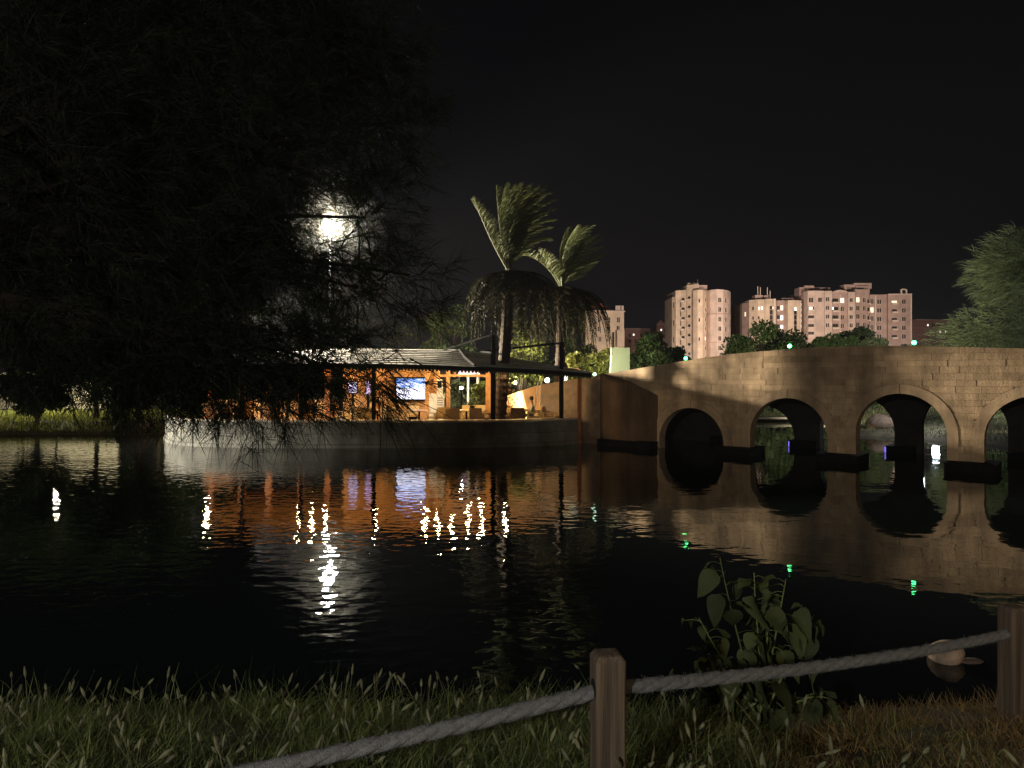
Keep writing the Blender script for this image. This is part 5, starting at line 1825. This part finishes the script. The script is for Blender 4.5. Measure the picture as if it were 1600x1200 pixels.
# the thick rope: one span to each side
def rope(a, c, sag, label, n=70, r_=.034):
    a, c = Vector(a), Vector(c)
    ctr = []
    for i in range(n + 1):
        t_ = i / n
        p = a.lerp(c, t_)
        p.z -= sag * 4 * t_ * (1 - t_)
        ctr.append(p)
    g = thing("rope", label, "rope", ctr[0], "rope spans of the fence")
    for s_ in range(3):                                       # three laid strands
        pts = []
        for i in range(n + 1):
            d = (ctr[min(i + 1, n)] - ctr[max(i - 1, 0)]).normalized()
            sd_ = d.cross(Vector((0, 0, 1))).normalized()
            up = sd_.cross(d)
            a_ = 2 * math.pi * (s_ / 3) + i * .62
            pts.append(ctr[i] + (sd_ * math.cos(a_) + up * math.sin(a_)) * r_ * .36)
        part("strand", MB().tube(pts, r_ * .72, 8).mesh("strand", M['rope'], True), g)
    # frayed fibres
    nf = 7000
    t_ = rng.integers(0, n, nf)
    base = np.array([tuple(ctr[i]) for i in t_]) + rng.normal(size=(nf, 3)) * .004
    dr_ = rng.normal(size=(nf, 3))
    dr_ /= np.linalg.norm(dr_, axis=1, keepdims=True)
    base = base + (np.array(c - a) / n)[None] * rng.random(nf)[:, None]
    V_, F_ = ribbons(base + dr_ * r_ * .92, dr_ + rng.normal(size=(nf, 3)) * .6, rng.uniform(.008, .02, nf), np.full(nf, .0016), seg=1)
    part("fibre", np_mesh("fibre", V_, 4, F_, M['rope']), g)["kind"] = "stuff"
    return g


rope(P(953, 1075, 3.44), P(1580, 989, 5.35), .045, "grey rope span from the near post to the post at the right edge", 90)
q0 = P(300, 1206, 2.95)
rope(P(942, 1078, 3.44), (q0.x - .9, q0.y - .35, q0.z - .05), .03, "grey rope span running down left from the near post", 80)

# the broad-leaved plant
plx, ply = P(1190, 0, 5.55).x, 5.55
plant = thing("broadleaf_plant", "broad-leaved plant with large drooping leaves behind the rope at the water's edge", "plant", (plx, ply, gz(plx, ply)))


def leaf_mesh(fold, curl, seed):
    r2 = random.Random(seed)
    mb = MB()
    n = 7
    vs = []
    for i in range(n + 1):
        t_ = i / n
        w = .42 * math.sin(math.pi * t_ ** .72) ** .85 if 0 < t_ < 1 else .004
        z_ = -curl * t_ * t_
        jig = r2.uniform(-.07, .07)
        vs += [(-w, t_, z_ + w * fold + jig), (-w * .5, t_, z_ + w * fold * .42), (0, t_, z_), (w * .5, t_, z_ + w * fold * .42), (w, t_, z_ + w * fold - jig)]
    fs = []
    for i in range(n):
        for j in range(4):
            a_ = i * 5 + j
            fs.append((a_, a_ + 1, a_ + 6, a_ + 5))
    mb.add(vs, fs)
    return mb.mesh("leaf", M['broad'], True)


M['broad'] = leaf_mat("broad", (0.040, 0.052, 0.018), trans=0.2, var=.45, rough=.75, scale=14)
N, L = nt(M['broad'])
oi_ = N.new('ShaderNodeObjectInfo')
for nd in [q_ for q_ in N if q_.type == 'MATH' and q_.operation == 'ADD']:
    L.new(oi_.outputs['Random'], nd.inputs[0])
lms = [leaf_mesh(.35, .35, 1), leaf_mesh(.8, .55, 2), leaf_mesh(.15, .9, 3), leaf_mesh(.5, .2, 4), leaf_mesh(1.1, .7, 5), leaf_mesh(.25, -.25, 6), leaf_mesh(.6, 1.1, 7)]
stems = [((1190, 1120), (1150, 1000), (1125, 872)), ((1195, 1120), (1180, 960), (1178, 895)), ((1200, 1120), (1215, 980), (1228, 905)), ((1205, 1120), (1240, 1010), (1272, 960)), ((1185, 1120), (1130, 1040), (1092, 965)),
         ((1185, 1125), (1120, 1060), (1098, 1010)), ((1210, 1125), (1250, 1080), (1290, 1090)), ((1195, 1125), (1200, 1030), (1200, 950))]
mb = MB()
for si, s_ in enumerate(stems):
    dd = [5.55, 5.55 + rnd.uniform(-.2, .2), 5.55 + rnd.uniform(-.3, .25)]
    a_, b_, c_ = (P(q_[0], q_[1], d_) for q_, d_ in zip(s_, dd))
    a_ = Vector((plx + rnd.uniform(-.05, .05), ply, plant.location.z))
    cur = bez(a_, b_, c_, 10)
    mb.tube(cur, [.012 - .0008 * i for i in range(11)], 5)
    for j in range(17):
        t_ = .22 + .78 * (j + rnd.random() * .6) / 17
        k = min(int(t_ * 10), 9)
        p = cur[k].lerp(cur[k + 1], t_ * 10 - k)
        az = rnd.uniform(0, 2 * math.pi)
        sz_ = rnd.uniform(.11, .26) * (1.05 - .35 * t_) * (.55 if t_ > .93 else 1)
        out = Vector((math.cos(az), math.sin(az), rnd.uniform(-.1, .35))).normalized()
        tip = p + out * rnd.uniform(.05, .13)
        mb.tube([p, p.lerp(tip, .6) + Vector((0, 0, .01)), tip], [.003, .0025, .002], 4, False)
        o = bpy.data.objects.new("leaf", lms[rnd.randrange(7)])
        COL.objects.link(o)
        o.parent = plant
        yv = (out + Vector((0, 0, rnd.uniform(-1.5, -.25)))).normalized()
        xv = yv.cross(Vector((rnd.uniform(-.5, .5), rnd.uniform(-.5, .5), 1))).normalized()
        zv = xv.cross(yv)
        o.matrix_local = Matrix.Translation(tip - plant.location) @ Matrix((xv, yv, zv)).transposed().to_4x4() @ Matrix.Scale(sz_, 4)
part("stem", mb.mesh("stem", M['grass']), plant)

# ------------------------------------------------------------------ the night air
m = bpy.data.materials.new("haze_air")
N, L = nt(m)
N.remove(N["Principled BSDF"])
v = N.new("ShaderNodeVolumePrincipled")
v.inputs["Color"].default_value = (0.80, 0.86, 1.0, 1)
v.inputs["Density"].default_value = 0.00012
v.inputs["Anisotropy"].default_value = 0.3
L.new(v.outputs[0], N["Material Output"].inputs["Volume"])
solo("haze", MB().box(-905, 905, -205, 1505, -2.0, 60).mesh("haze", m), kind="stuff")
